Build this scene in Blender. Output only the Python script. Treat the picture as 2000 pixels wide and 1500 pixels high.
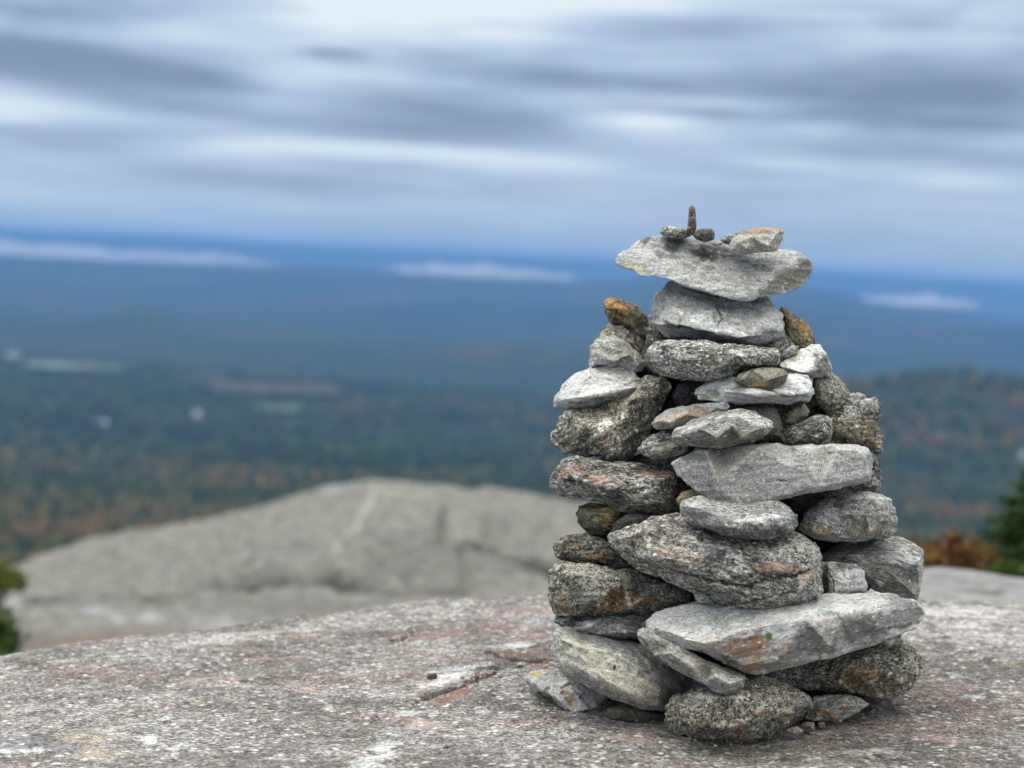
import bpy, bmesh, math, random
import numpy as np
from mathutils import Vector, Matrix, geometry

scene = bpy.context.scene
COL = scene.collection
for o in list(bpy.data.objects):
    bpy.data.objects.remove(o)

# ---------------------------------------------------------------- camera
F_PX = 2904.0                       # focal length measured in pixels of a 2000 px wide picture
PITCH = math.atan((750 - 515) / F_PX)
ROLL = math.radians(3.1)
CAM = np.array([0.0, 0.0, 0.0])
fwd = np.array([0.0, math.cos(PITCH), -math.sin(PITCH)])
r0 = np.array([1.0, 0.0, 0.0])
u0 = np.cross(r0, fwd)
RT = math.cos(ROLL) * r0 + math.sin(ROLL) * u0
UP = -math.sin(ROLL) * r0 + math.cos(ROLL) * u0

cam = bpy.data.cameras.new('camera')
cam_ob = bpy.data.objects.new('camera', cam)
COL.objects.link(cam_ob)
m = Matrix(((RT[0], UP[0], -fwd[0], 0), (RT[1], UP[1], -fwd[1], 0), (RT[2], UP[2], -fwd[2], 0), (0, 0, 0, 1)))
cam_ob.matrix_world = m
cam.sensor_width = 36.0
cam.lens = 36.0 * F_PX / 2000.0
cam.clip_start = 0.05
cam.clip_end = 150000.0
cam.dof.use_dof = True
cam.dof.focus_distance = 2.36
cam.dof.aperture_fstop = (cam.lens / 1000.0) / 0.0215
scene.camera = cam_ob

# ---------------------------------------------------------------- light and exposure
SUN_EL = math.radians(60)
SUN_AZ = math.radians(-68)           # measured from +Y towards +X: left of the view and a little behind the cairn
sd = np.array([math.sin(SUN_AZ) * math.cos(SUN_EL), math.cos(SUN_AZ) * math.cos(SUN_EL), math.sin(SUN_EL)])
sun = bpy.data.lights.new('sun', 'SUN')
sun.energy = 1.5
sun.angle = math.radians(15)
sun.color = (1.0, 0.965, 0.91)
sun_ob = bpy.data.objects.new('sun', sun)
sun_ob.rotation_euler = Vector(sd).to_track_quat('Z', 'Y').to_euler()
COL.objects.link(sun_ob)
scene.view_settings.view_transform = 'Standard'
scene.view_settings.look = 'None'
scene.view_settings.gamma = 1.0
scene.view_settings.exposure = 0.12
HAZE_K = 0.000068

def ray(px, py):
    return fwd + (px - 1000.0) / F_PX * RT - (py - 750.0) / F_PX * UP

def azel(px, py):
    d = ray(px, py)
    return math.atan2(d[0], d[1]), d[2] / math.hypot(d[0], d[1])      # azimuth, tangent of the elevation

def project(P):
    P = np.asarray(P)
    dz = P @ fwd
    dz = np.where(dz > 0.05, dz, 0.05)
    return 1000 + F_PX * (P @ RT) / dz, 750 - F_PX * (P @ UP) / dz

def srgb(r, g, b):
    f = lambda c: ((c / 255 + 0.055) / 1.055) ** 2.4 if c > 10 else c / 255 / 12.92
    return (f(r), f(g), f(b))

# ---------------------------------------------------------------- sky
class Nodes:
    def __init__(self, tree):
        self.t = tree; self.n = tree.nodes; self.l = tree.links
        self.n.clear()
    def new(self, typ, ins=None, **kw):
        nd = self.n.new(typ)
        for k, v in kw.items():
            setattr(nd, k, v)
        for k, v in (ins or {}).items():
            s = nd.inputs[k]
            if hasattr(v, 'is_output') or isinstance(v, bpy.types.NodeSocket):
                self.l.new(v, s)
            else:
                s.default_value = v
        return nd
    def math(self, op, a, b=0.0, c=0.0, clamp=False):
        nd = self.new('ShaderNodeMath', {0: a, 1: b, 2: c}, operation=op, use_clamp=clamp)
        return nd.outputs[0]
    def mix(self, fac, a, b, typ='MIX', clamp=False):
        nd = self.n.new('ShaderNodeMix'); nd.data_type = 'RGBA'; nd.blend_type = typ
        nd.clamp_result = clamp
        for s, v in ((nd.inputs[0], fac), (nd.inputs[6], a), (nd.inputs[7], b)):
            if isinstance(v, bpy.types.NodeSocket):
                self.l.new(v, s)
            else:
                s.default_value = v if not isinstance(v, tuple) or len(v) == 4 else (*v, 1.0)
        return nd.outputs[2]
    def ramp(self, fac, stops, interp='LINEAR'):
        nd = self.n.new('ShaderNodeValToRGB')
        self.l.new(fac, nd.inputs[0])
        cr = nd.color_ramp; cr.interpolation = interp
        while len(cr.elements) < len(stops):
            cr.elements.new(0.5)
        for e, (p, c) in zip(cr.elements, stops):
            e.position = p
            e.color = (c, c, c, 1) if not isinstance(c, tuple) else (*c[:3], 1)
        return nd.outputs[0]
    def maprange(self, v, a, b, c, d, interp='LINEAR'):
        return self.new('ShaderNodeMapRange', {0: v, 1: a, 2: b, 3: c, 4: d}, interpolation_type=interp).outputs[0]
    def noise(self, vec, scale, detail=3.0, rough=0.5, dist=0.0):
        nd = self.new('ShaderNodeTexNoise', {'Scale': scale, 'Detail': detail, 'Roughness': rough, 'Distortion': dist})
        if vec is not None:
            self.l.new(vec, nd.inputs['Vector'])
        return nd.outputs[0]

world = bpy.data.worlds.new('World')
scene.world = world
world.use_nodes = True
W = Nodes(world.node_tree)
sky = W.new('ShaderNodeTexSky', sky_type='NISHITA', sun_disc=False, sun_elevation=SUN_EL,
            sun_rotation=SUN_AZ, altitude=700.0, air_density=1.4, dust_density=1.0)
geo = W.new('ShaderNodeTexCoord')
sep = W.new('ShaderNodeSeparateXYZ', {0: geo.outputs['Generated']})
az_n = W.math('ARCTAN2', sep.outputs[0], sep.outputs[1])
hyp = W.math('SQRT', W.math('SUBTRACT', 1.0, W.math('MULTIPLY', sep.outputs[2], sep.outputs[2])))
el_n = W.math('ARCTAN2', sep.outputs[2], hyp)
ae = W.new('ShaderNodeCombineXYZ', {0: az_n, 1: el_n, 2: 0.0}).outputs[0]
# soft layered overcast: long flat streaks
st = W.new('ShaderNodeVectorMath', {0: ae, 1: (2.3, 15.0, 1.0)}, operation='MULTIPLY').outputs[0]
n1 = W.noise(st, 1.0, 4.0, 0.5, 0.6)
st2 = W.new('ShaderNodeVectorMath', {0: ae, 1: (5.0, 44.0, 1.0)}, operation='MULTIPLY').outputs[0]
n2 = W.noise(st2, 1.0, 5.0, 0.58, 0.7)
n3 = W.noise(W.new('ShaderNodeVectorMath', {0: ae, 1: (11.0, 115.0, 1.0)}, operation='MULTIPLY').outputs[0], 1.0, 4.0, 0.6, 0.5)
acc = W.math('ADD', W.math('MULTIPLY', W.math('SUBTRACT', n1, 0.5), 1.0), W.math('MULTIPLY', W.math('SUBTRACT', n2, 0.5), 0.95))
acc = W.math('ADD', acc, W.math('MULTIPLY', W.math('SUBTRACT', n3, 0.5), 0.6))
# warped coordinates so the cloud banks have ragged edges
wv = W.new('ShaderNodeTexNoise', {'Vector': st2, 'Scale': 0.8, 'Detail': 3.0})
wv2 = W.new('ShaderNodeVectorMath', {0: wv.outputs['Color'], 1: (0.5, 0.5, 0.5)}, operation='SUBTRACT').outputs[0]
wv3 = W.new('ShaderNodeVectorMath', {0: wv2, 1: (0.10, 0.022, 0.0), 2: ae}, operation='MULTIPLY_ADD').outputs[0]
BANKS = [(190, 130, 280, 46, -.62), (60, 95, 160, 30, -.30), (90, 15, 220, 22, -.22), (650, 107, 90, 15, -.45), (330, 200, 220, 22, -.25), (480, 215, 200, 16, -.2), (430, 150, 110, 22, -.25), (880, 238, 330, 48, -.62),
         (200, 268, 230, 26, -.35), (600, 355, 420, 22, -.38), (640, 318, 160, 12, -.30), (1650, 165, 380, 45, -.42),
         (1850, 210, 240, 60, -.30), (1350, 55, 240, 24, -.25), (1600, 232, 330, 18, -.32), (1850, 300, 260, 24, -.28),
         (1150, 165, 280, 26, -.30), (1000, 80, 120, 40, .15),
         (720, 20, 330, 60, .50), (560, 296, 330, 26, .62), (880, 312, 320, 22, .52), (1250, 250, 170, 18, .45), (1380, 212, 120, 12, .35),
         (60, 205, 190, 34, .38), (1150, 12, 600, 40, .30), (1800, 95, 260, 34, .15), (1960, 35, 130, 40, .40),
         (1480, 312, 120, 16, .22), (1900, 352, 110, 16, .18), (250, 385, 600, 20, .18), (900, 402, 300, 14, .12), (100, 320, 160, 18, .2)]
for (bx, by, rx, ry, amp) in BANKS:
    a, e = azel(bx, by)
    e = math.atan(e)
    sx, sy = F_PX / rx / 1.5, F_PX / ry / 1.5
    d = W.new('ShaderNodeVectorMath', {0: wv3, 1: (sx, sy, 0.0), 2: (-a * sx, -e * sy, 0.0)}, operation='MULTIPLY_ADD').outputs[0]
    L = W.new('ShaderNodeVectorMath', {0: d}, operation='LENGTH').outputs['Value']
    acc = W.math('ADD', acc, W.maprange(L, 0.0, 1.0, amp, 0.0, 'SMOOTHERSTEP'))
up_br = W.maprange(el_n, 0.2, 1.0, 0.0, 0.25)
tval = W.math('ADD', W.math('ADD', acc, 0.56), up_br, clamp=True)
cloud = W.ramp(tval, [(0.0, srgb(120, 137, 165)), (0.32, srgb(148, 165, 194)), (0.6, srgb(178, 196, 221)), (0.85, srgb(208, 223, 236)), (1.0, srgb(228, 238, 243))])
low = W.ramp(W.maprange(el_n, -0.01, 0.14, 0.0, 1.0), [(0.0, srgb(150, 188, 228)), (0.22, srgb(170, 198, 228)), (0.3, srgb(172, 197, 226)), (0.65, srgb(172, 196, 224)), (1.0, srgb(190, 206, 228))])
lowf = W.maprange(el_n, 0.015, 0.11, 0.66, 0.0)
cl = W.mix(lowf, cloud, low)
cl = W.mix(1.0, cl, (10.0, 10.0, 10.0), 'MULTIPLY')
# unseen overhead sky boosted and warmed, added to light the top faces
ov = W.new('ShaderNodeCombineXYZ', {0: W.maprange(el_n, 0.2, 1.2, 1.0, 5.4), 1: W.maprange(el_n, 0.2, 1.2, 1.0, 4.8), 2: W.maprange(el_n, 0.2, 1.2, 1.0, 4.1)}).outputs[0]
cl = W.mix(1.0, cl, ov, 'MULTIPLY')
# tint added to the unseen sky, taking the blue off front faces
backf = W.maprange(W.math('ABSOLUTE', az_n), 0.6, 1.7, 0.0, 1.0)
cl = W.mix(backf, cl, W.mix(1.0, cl, (1.04, 0.98, 0.88), 'MULTIPLY'))
fin = W.mix(0.9, sky.outputs[0], cl)
bg = W.new('ShaderNodeBackground', {'Color': fin, 'Strength': 0.1})
out = W.new('ShaderNodeOutputWorld', {'Surface': bg.outputs[0]})

# ---------------------------------------------------------------- helpers
rng = np.random.default_rng(7)
_perm = rng.permutation(256); _perm = np.concatenate([_perm, _perm, _perm])
_grad = rng.normal(size=(256, 3)); _grad /= np.linalg.norm(_grad, axis=1)[:, None]

def perlin(p):
    p = np.asarray(p, dtype=np.float64)
    i = np.floor(p).astype(np.int64); f = p - i
    i &= 255
    u = f * f * f * (f * (f * 6 - 15) + 10)
    out = np.zeros(len(p))
    for dx in (0, 1):
        for dy in (0, 1):
            for dz in (0, 1):
                h = _perm[_perm[_perm[(i[:, 0] + dx) & 255] + ((i[:, 1] + dy) & 255)] + ((i[:, 2] + dz) & 255)] & 255
                g = _grad[h]
                dot = g[:, 0] * (f[:, 0] - dx) + g[:, 1] * (f[:, 1] - dy) + g[:, 2] * (f[:, 2] - dz)
                w = (u[:, 0] if dx else 1 - u[:, 0]) * (u[:, 1] if dy else 1 - u[:, 1]) * (u[:, 2] if dz else 1 - u[:, 2])
                out += w * dot
    return out * 1.6

def fbm(p, octs=3, rough=0.5):
    p = np.asarray(p); s = 0; a = 1.0
    for k in range(octs):
        s = s + a * perlin(p * (2.03 ** k) + 17.3 * k); a *= rough
    return s

def poly_dist(x, y, pts):
    """distance to a polyline and the side of it (positive = above it in the picture)"""
    best = np.full(len(x), 1e9); side = np.zeros(len(x)); tt = np.zeros(len(x))
    n = len(pts) - 1
    for k in range(n):
        ax, ay = pts[k]; bx, by = pts[k + 1]
        dx, dy = bx - ax, by - ay
        L2 = dx * dx + dy * dy + 1e-9
        t = np.clip(((x - ax) * dx + (y - ay) * dy) / L2, 0, 1)
        qx, qy = ax + t * dx - x, ay + t * dy - y
        d = np.hypot(qx, qy)
        mk = d < best
        best = np.where(mk, d, best)
        side = np.where(mk, np.sign((x - ax) * dy - (y - ay) * dx), side)
        tt = np.where(mk, (k + t) / n, tt)
    return best, side, tt

def tag(o, label=None, cat=None, group=None, kind=None):
    if label: o['label'] = label
    if cat: o['category'] = cat
    if group: o['group'] = group
    if kind: o['kind'] = kind
    return o

def mesh_from(name, verts, faces, mats, smooth=True, parent=None, origin=None):
    verts = np.asarray(verts, dtype=np.float64)
    if origin is None:
        origin = np.zeros(3)
    me = bpy.data.meshes.new(name)
    faces = np.asarray(faces)
    nf, k = faces.shape
    me.vertices.add(len(verts)); me.loops.add(nf * k); me.polygons.add(nf)
    me.vertices.foreach_set('co', (verts - origin).astype(np.float32).ravel())
    me.polygons.foreach_set('loop_start', np.arange(0, nf * k, k, dtype=np.int32))
    me.loops.foreach_set('vertex_index', faces.astype(np.int32).ravel())
    me.update(calc_edges=True)
    me.polygons.foreach_set('use_smooth', np.full(nf, smooth))
    for mt in (mats if isinstance(mats, (list, tuple)) else [mats]):
        me.materials.append(mt)
    ob = bpy.data.objects.new(name, me)
    ob.location = origin
    COL.objects.link(ob)
    if parent: ob.parent = parent
    return ob

def set_attr(me, name, arr):
    arr = np.asarray(arr, dtype=np.float32)
    if arr.ndim == 2 and arr.shape[1] == 4:
        a = me.attributes.new(name, 'FLOAT_COLOR', 'POINT'); a.data.foreach_set('color', arr.ravel())
    elif arr.ndim == 2:
        a = me.attributes.new(name, 'FLOAT_VECTOR', 'POINT'); a.data.foreach_set('vector', arr.ravel())
    else:
        a = me.attributes.new(name, 'FLOAT', 'POINT'); a.data.foreach_set('value', arr.ravel())

def grid_faces(nu, nv):
    i = np.arange(nu - 1)[:, None] * nv + np.arange(nv - 1)[None, :]
    i = i.ravel()
    return np.stack([i, i + nv, i + nv + 1, i + 1], axis=1)

# ---------------------------------------------------------------- rock materials
def rock_material(name, light, mid, dark, grain=260.0, speck=0.5, blotch=9.0, blotch_amt=0.5, bump=0.0012, stain_noise=0.35, white=0.12, black=0.14):
    m = bpy.data.materials.new(name); m.use_nodes = True
    N = Nodes(m.node_tree)
    uvw = N.new('ShaderNodeAttribute', attribute_name='uvw').outputs['Vector']
    stn = N.new('ShaderNodeAttribute', attribute_name='stain')
    big = N.noise(uvw, blotch, 5.0, 0.6, 0.4)
    med = N.noise(uvw, grain * 0.20, 5.0, 0.68)
    fine = N.noise(uvw, grain, 2.0, 0.7)
    vor = N.new('ShaderNodeTexVoronoi', {'Vector': uvw, 'Scale': grain * 0.85, 'Randomness': 1.0})
    vsep = N.new('ShaderNodeSeparateColor', {0: vor.outputs['Color']})
    vor2 = N.new('ShaderNodeTexVoronoi', {'Vector': uvw, 'Scale': grain * 0.5, 'Randomness': 1.0})
    v2s = N.new('ShaderNodeSeparateColor', {0: vor2.outputs['Color']})
    # tone: broad blotches + medium grain
    t = N.math('ADD', N.math('MULTIPLY', N.math('SUBTRACT', big, 0.5), blotch_amt * 2.4), N.math('MULTIPLY', N.math('SUBTRACT', med, 0.5), 1.25 * speck + 0.3))
    t = N.math('ADD', t, N.math('MULTIPLY', N.math('SUBTRACT', fine, 0.5), 1.6 * speck))
    t = N.math('ADD', t, N.math('MULTIPLY', N.math('SUBTRACT', vsep.outputs[0], 0.5), 0.9 * speck))
    t = N.math('ADD', t, 0.5, clamp=True)
    base = N.ramp(t, [(0.0, dark), (0.34, tuple((a + b) / 2 for a, b in zip(dark, mid))), (0.56, mid), (0.8, light), (1.0, light)])
    # stains and painted facet shade sit in the stone, the speckle stays on top of them
    sa = N.math('ADD', stn.outputs['Alpha'], N.math('MULTIPLY', N.math('SUBTRACT', med, 0.5), stain_noise * 5))
    sa = N.math('MULTIPLY', N.math('MINIMUM', sa, 1.0, clamp=True), N.maprange(stn.outputs['Alpha'], 0.02, 0.15, 0.0, 1.0))
    sp = N.maprange(t, 0.0, 1.0, 0.35, 1.6)
    spv = N.new('ShaderNodeCombineXYZ', {0: sp, 1: sp, 2: sp}).outputs[0]
    scol = N.mix(1.0, stn.outputs['Color'], spv, 'MULTIPLY')
    col = N.mix(sa, base, scol)
    # bright and dark crystals
    wmask = N.math('MULTIPLY', N.math('GREATER_THAN', v2s.outputs[1], 1.0 - white), N.maprange(vor2.outputs['Distance'], 0.25, 0.55, 1.0, 0.0))
    kmask = N.math('MULTIPLY', N.math('GREATER_THAN', vsep.outputs[2], 1.0 - black), N.maprange(vor.outputs['Distance'], 0.3, 0.6, 1.0, 0.0))
    col = N.mix(N.math('MULTIPLY', wmask, 0.7), col, tuple(min(0.8, c * 1.5 + 0.06) for c in light))
    col = N.mix(N.math('MULTIPLY', kmask, 0.85), col, tuple(c * 0.45 for c in dark))
    bsum = N.math('ADD', N.math('MULTIPLY', med, 1.2), N.math('ADD', N.math('MULTIPLY', fine, 0.55), N.math('MULTIPLY', vsep.outputs[1], 0.12)))
    bmp = N.new('ShaderNodeBump', {'Height': bsum, 'Strength': 0.9, 'Distance': bump * 2.6})
    # convex edges painted paler, as wear and as an edge highlight
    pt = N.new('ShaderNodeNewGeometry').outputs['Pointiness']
    edge_wear_light = N.math('MULTIPLY', N.maprange(pt, .51, .60, 0.0, .55), N.maprange(med, .35, .6, .3, 1.0))
    col = N.mix(edge_wear_light, col, tuple(min(.8, c * 1.35 + .05) for c in light))
    rnd = N.new('ShaderNodeObjectInfo').outputs['Random']
    tnt = N.new('ShaderNodeCombineXYZ', {0: N.maprange(rnd, 0, 1, .77, .97), 1: N.maprange(rnd, 0, 1, .77, .96), 2: N.maprange(rnd, 0, 1, .77, .93)}).outputs[0]
    col = N.mix(1.0, col, tnt, 'MULTIPLY')
    b = N.new('ShaderNodeBsdfPrincipled', {'Base Color': col, 'Roughness': 0.82, 'Normal': bmp.outputs[0]})
    b.inputs['Specular IOR Level'].default_value = 0.3
    N.new('ShaderNodeOutputMaterial', {'Surface': b.outputs[0]})
    return m

g = lambda v, t=(1, 1, 1): (v * t[0], v * t[1], v * t[2])
WARM = (1.05, 1.0, 0.88); COOL = (0.97, 1.0, 1.04)
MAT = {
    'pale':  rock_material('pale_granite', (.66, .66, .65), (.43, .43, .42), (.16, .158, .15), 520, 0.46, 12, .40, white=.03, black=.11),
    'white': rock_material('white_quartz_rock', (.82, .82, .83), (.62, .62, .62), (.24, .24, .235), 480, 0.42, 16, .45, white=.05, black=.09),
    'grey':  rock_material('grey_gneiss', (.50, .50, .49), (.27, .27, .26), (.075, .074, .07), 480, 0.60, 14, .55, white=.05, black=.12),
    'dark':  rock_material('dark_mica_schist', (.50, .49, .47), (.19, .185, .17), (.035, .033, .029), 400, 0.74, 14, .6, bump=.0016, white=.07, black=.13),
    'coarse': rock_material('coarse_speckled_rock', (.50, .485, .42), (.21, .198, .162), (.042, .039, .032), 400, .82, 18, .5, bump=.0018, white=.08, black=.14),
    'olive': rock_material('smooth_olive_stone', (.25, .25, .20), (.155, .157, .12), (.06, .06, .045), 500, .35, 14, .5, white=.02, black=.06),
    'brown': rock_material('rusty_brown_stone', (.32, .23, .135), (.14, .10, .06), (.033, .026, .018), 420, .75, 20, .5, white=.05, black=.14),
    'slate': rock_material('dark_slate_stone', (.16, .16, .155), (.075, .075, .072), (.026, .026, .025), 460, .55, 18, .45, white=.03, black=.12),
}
# ---------------------------------------------------------------- stones
RY = [(440, .15), (560, .12), (700, .19), (760, .22), (850, .27), (950, .29), (1100, .31), (1250, .325), (1400, .335), (1500, .34)]
def auto_depth(cx, cy):
    R = np.interp(cy, [a for a, b in RY], [b for a, b in RY])
    x = (cx - 1435) * 0.00088
    return 2.58 - 0.88 * math.sqrt(max(R * R - x * x, 0.0009)) + 0.045

def unproj(P, d):
    """local stone coordinates (picture px, picture px, px towards the viewer) -> metres"""
    D = d - P[:, 2] * d / F_PX
    return CAM + D[:, None] * (fwd + ((P[:, 0] - 1000) / F_PX)[:, None] * RT - ((P[:, 1] - 750) / F_PX)[:, None] * UP)

def laplace(co, edges, it, lam=0.5):
    n = len(co)
    deg = np.bincount(edges.ravel(), minlength=n).astype(float)[:, None]
    for _ in range(it):
        s = np.zeros_like(co)
        for k in range(3):
            s[:, k] = np.bincount(edges[:, 0], weights=co[edges[:, 1], k], minlength=n) + np.bincount(edges[:, 1], weights=co[edges[:, 0], k], minlength=n)
        co = co + lam * (s / np.maximum(deg, 1) - co)
    return co

def chips(P, Nn, nse, sc, seed, w, h):
    r_ = np.random.default_rng(seed + 50)
    m = int(np.clip(w * h / 620.0, 8, 100))
    S = P[r_.integers(0, len(P), m)]
    T = r_.normal(size=(m, 3)); T /= np.linalg.norm(T, axis=1)[:, None]
    Pw = P + 5 * np.stack([perlin(P / 18 + seed), perlin(P / 18 + seed + 40), perlin(P / 18 + seed + 80)], 1)
    d2 = ((Pw ** 2).sum(1)[:, None] + (S ** 2).sum(1)[None, :] - 2 * Pw @ S.T)
    i = np.argmin(d2, axis=1)
    tl = np.einsum('ij,ij->i', Pw - S[i], T[i]) * .20 + r_.normal(0, .55, m)[i]
    nse += np.clip(tl, -3.2, 2.2) * (.35 + .65 * sc)

STONE_N = [0]
def stone(name, label, mat, outline, feats=None, d=None, dz=0.0, th=None, bulge=None, ring=None, smooth=2, vox=None,
          rough=1.0, stretch=(1, 1, 1), rot=0.0, stains=(), cracks=(), zs=1.3, cat='stone', group='stones stacked in the cairn', seed=None):
    STONE_N[0] += 1
    seed = STONE_N[0] if seed is None else seed
    R = random.Random(seed * 77 + 5)
    O = [(p[0], p[1], p[2] if len(p) > 2 else 0.0) for p in outline]
    # counter-clockwise in x / -y
    area = sum(O[i][0] * O[(i + 1) % len(O)][1] - O[(i + 1) % len(O)][0] * O[i][1] for i in range(len(O)))
    if area > 0: O = O[::-1]
    xs = [p[0] for p in O]; ys = [p[1] for p in O]
    w, h = max(xs) - min(xs), max(ys) - min(ys)
    cx, cy = sum(xs) / len(xs), sum(ys) / len(ys)
    cz = sum(p[2] for p in O) / len(O)
    if d is None: d = auto_depth(cx, cy + h * 0.2)
    d += dz
    if th is None: th = min(240, 0.55 * w + 0.5 * h)
    if bulge is None: bulge = min(60, 0.16 * w + 0.22 * h)
    F = [(a, b, cz + (c_ - cz) * zs) for a, b, c_ in feats] if feats else []
    bz = (sum(p[2] for p in F) / len(F) - cz) if F else bulge
    if ring is None: ring = not F
    inn = []
    lerp = lambda p, t, z: (p[0] + (cx - p[0]) * t, p[1] + (cy - p[1]) * t, z)
    if ring and not F:
        for p in O:
            inn.append(lerp(p, 0.16 + R.uniform(-.02, .02), p[2] + bulge * R.uniform(.5, .68)))
        for k, p in enumerate(O):
            if k % 2 == 0: inn.append(lerp(p, 0.5 + R.uniform(-.08, .08), p[2] * .5 + bulge * R.uniform(.85, 1.12)))
        inn.append((cx, cy, cz + bulge))
    elif ring:
        for p in O:
            inn.append(lerp(p, 0.09, p[2] + (bz) * 0.45))
    pts = O + inn + F
    co2 = [Vector((p[0], -p[1])) for p in pts]
    n = len(O)
    res = geometry.delaunay_2d_cdt(co2, [(i, (i + 1) % n) for i in range(n)], [list(range(n))], 1, 1e-4)
    vv, _, ff, ov = res[0], res[1], res[2], res[3]
    z = []
    for k, v in enumerate(vv):
        if ov[k]: z.append(pts[ov[k][0]][2])
        else:
            j = min(range(len(pts)), key=lambda q: (pts[q][0] - v.x) ** 2 + (-pts[q][1] - v.y) ** 2); z.append(pts[j][2])
    verts = [(v.x, v.y, zz) for v, zz in zip(vv, z)]
    faces = [list(f) for f in ff]
    # find the output index of each outline vertex
    omap = {}
    for k, lst in enumerate(ov):
        for q in lst:
            if q < n: omap[q] = k
    ringa, ringb = [], []
    for k in range(n):
        p = O[k]
        j1 = R.uniform(-.03, .03)
        a = lerp(p, 0.06 + j1, p[2] - th * 0.45); b = lerp(p, 0.30 + j1, p[2] * .6 - th * 0.92 + R.uniform(-.05, .05) * th)
        ringa.append(len(verts)); verts.append((a[0], -a[1], a[2]))
        ringb.append(len(verts)); verts.append((b[0], -b[1], b[2]))
    c = len(verts); verts.append((cx, -cy, cz * .6 - th))
    for k in range(n):
        k2 = (k + 1) % n
        faces.append([omap[k2], omap[k], ringa[k], ringa[k2]])
        faces.append([ringa[k2], ringa[k], ringb[k], ringb[k2]])
        faces.append([ringb[k2], ringb[k], c])
    me = bpy.data.meshes.new('tmp')
    me.from_pydata(verts, [], faces); me.update()
    ob = bpy.data.objects.new('tmp', me); COL.objects.link(ob)
    bmn = bmesh.new(); bmn.from_mesh(me); bmesh.ops.triangulate(bmn, faces=bmn.faces[:]); bmesh.ops.recalc_face_normals(bmn, faces=bmn.faces[:]); bmn.to_mesh(me); bmn.free()
    if vox is None: vox = max(0.9, min(2.3, max(w, h) / 110.0))
    md = ob.modifiers.new('r', 'REMESH'); md.mode = 'VOXEL'; md.voxel_size = vox; md.adaptivity = 0
    dg = bpy.context.evaluated_depsgraph_get()
    me2 = bpy.data.meshes.new_from_object(ob.evaluated_get(dg))
    bpy.data.objects.remove(ob); bpy.data.meshes.remove(me)
    nv = len(me2.vertices)
    P = np.empty(nv * 3, dtype=np.float32); me2.vertices.foreach_get('co', P); P = P.reshape(-1, 3).astype(float)
    E = np.empty(len(me2.edges) * 2, dtype=np.int32); me2.edges.foreach_get('vertices', E); E = E.reshape(-1, 2)
    it = int(round(smooth * .8 * (2.0 / vox) ** 0.7))
    P = laplace(P, E, it)
    me2.vertices.foreach_set('co', P.astype(np.float32).ravel()); me2.update()
    Nn = np.empty(nv * 3, dtype=np.float32); me2.vertex_normals.foreach_get('vector', Nn); Nn = Nn.reshape(-1, 3).astype(float)
    # chipped, layered relief
    ca, sa = math.cos(math.radians(rot)), math.sin(math.radians(rot))
    Q = np.stack([P[:, 0] * ca + P[:, 1] * sa, -P[:, 0] * sa + P[:, 1] * ca, P[:, 2]], axis=1)
    Q = Q / np.array(stretch)
    off = np.array([seed * 13.7, seed * 7.3, seed * 3.1])
    sc = min(1.0, (w + h) / 220.0)
    nse = 0.6 + 2.0 * sc * fbm(Q / (52.0 * sc + 12) + off, 2) 
    rd = np.abs(perlin(Q / (24.0 * sc + 6) + off * 1.3)); nse -= 3.0 * sc * (0.3 - rd)
    nse += 1.5 * (0.4 + .6 * sc) * fbm(Q / 8.5 + off * 2.1, 2, .6)
    lay = perlin(Q / np.array([46.0, 8.0, 46.0]) + off)
    nse += 1.5 * sc * np.clip(lay * 2.5, -1, 1)
    # planar chips: each cell of the surface is tilted its own way
    chips(P, Nn, nse, sc, seed, w, h)
    nse *= rough
    X, Y = P[:, 0], -P[:, 1]
    front = np.clip(Nn[:, 2] * 2.5 + 0.6, 0, 1)
    stain = np.zeros((nv, 4)); stain[:, :3] = 0.3
    wob = fbm(np.stack([X / 16, Y / 16, np.full(nv, seed * 1.0)], 1), 3, .6)
    for (sx, sy, rx, ry, ang, colr, amt) in stains:  # real stains, plus shade painted on some facets
        a = math.radians(ang)
        u = ((X - sx) * math.cos(a) + (Y - sy) * math.sin(a)) / rx
        v = (-(X - sx) * math.sin(a) + (Y - sy) * math.cos(a)) / ry
        q = np.clip((1.15 - np.hypot(u, v) + 0.35 * wob) * 2.2, 0, 1) * amt * front
        tot = np.maximum(stain[:, 3], q)
        mixw = (q / np.maximum(tot, 1e-4))[:, None]
        stain[:, :3] = stain[:, :3] * (1 - mixw) + np.array(colr)[None, :] * mixw
        stain[:, 3] = tot
    for (pts_, wd, dep) in cracks:
        dd, sd_, tt = poly_dist(X + wob * 4, Y + wob * 3, pts_)
        fade = np.clip(np.minimum(tt, 1 - tt) * 8, 0.15, 1)
        gk = np.exp(-(dd / wd) ** 2) * fade * front
        nse -= dep * gk
        q = np.clip(gk * 1.1, 0, 1) * .8
        mk = q > stain[:, 3]
        stain[mk, :3] = (0.035, 0.03, 0.026); stain[:, 3] = np.maximum(stain[:, 3], q)
    P = laplace(P + Nn * nse[:, None], E, 1, .45)
    L = np.stack([P[:, 0], -P[:, 1], P[:, 2]], axis=1)
    Wd = unproj(L, d)
    org = unproj(np.array([[cx, cy, 0.0]]), d)[0]
    me2.vertices.foreach_set('co', (Wd - org).astype(np.float32).ravel())
    me2.materials.clear(); me2.materials.append(MAT[mat])
    me2.polygons.foreach_set('use_smooth', np.ones(len(me2.polygons), dtype=bool))
    set_attr(me2, 'uvw', Q * (d / F_PX) + off * 0.37)
    set_attr(me2, 'stain', stain)
    me2.name = name
    me2.update()
    o = bpy.data.objects.new(name, me2); o.location = org
    COL.objects.link(o)
    return tag(o, label, cat, group)

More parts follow.
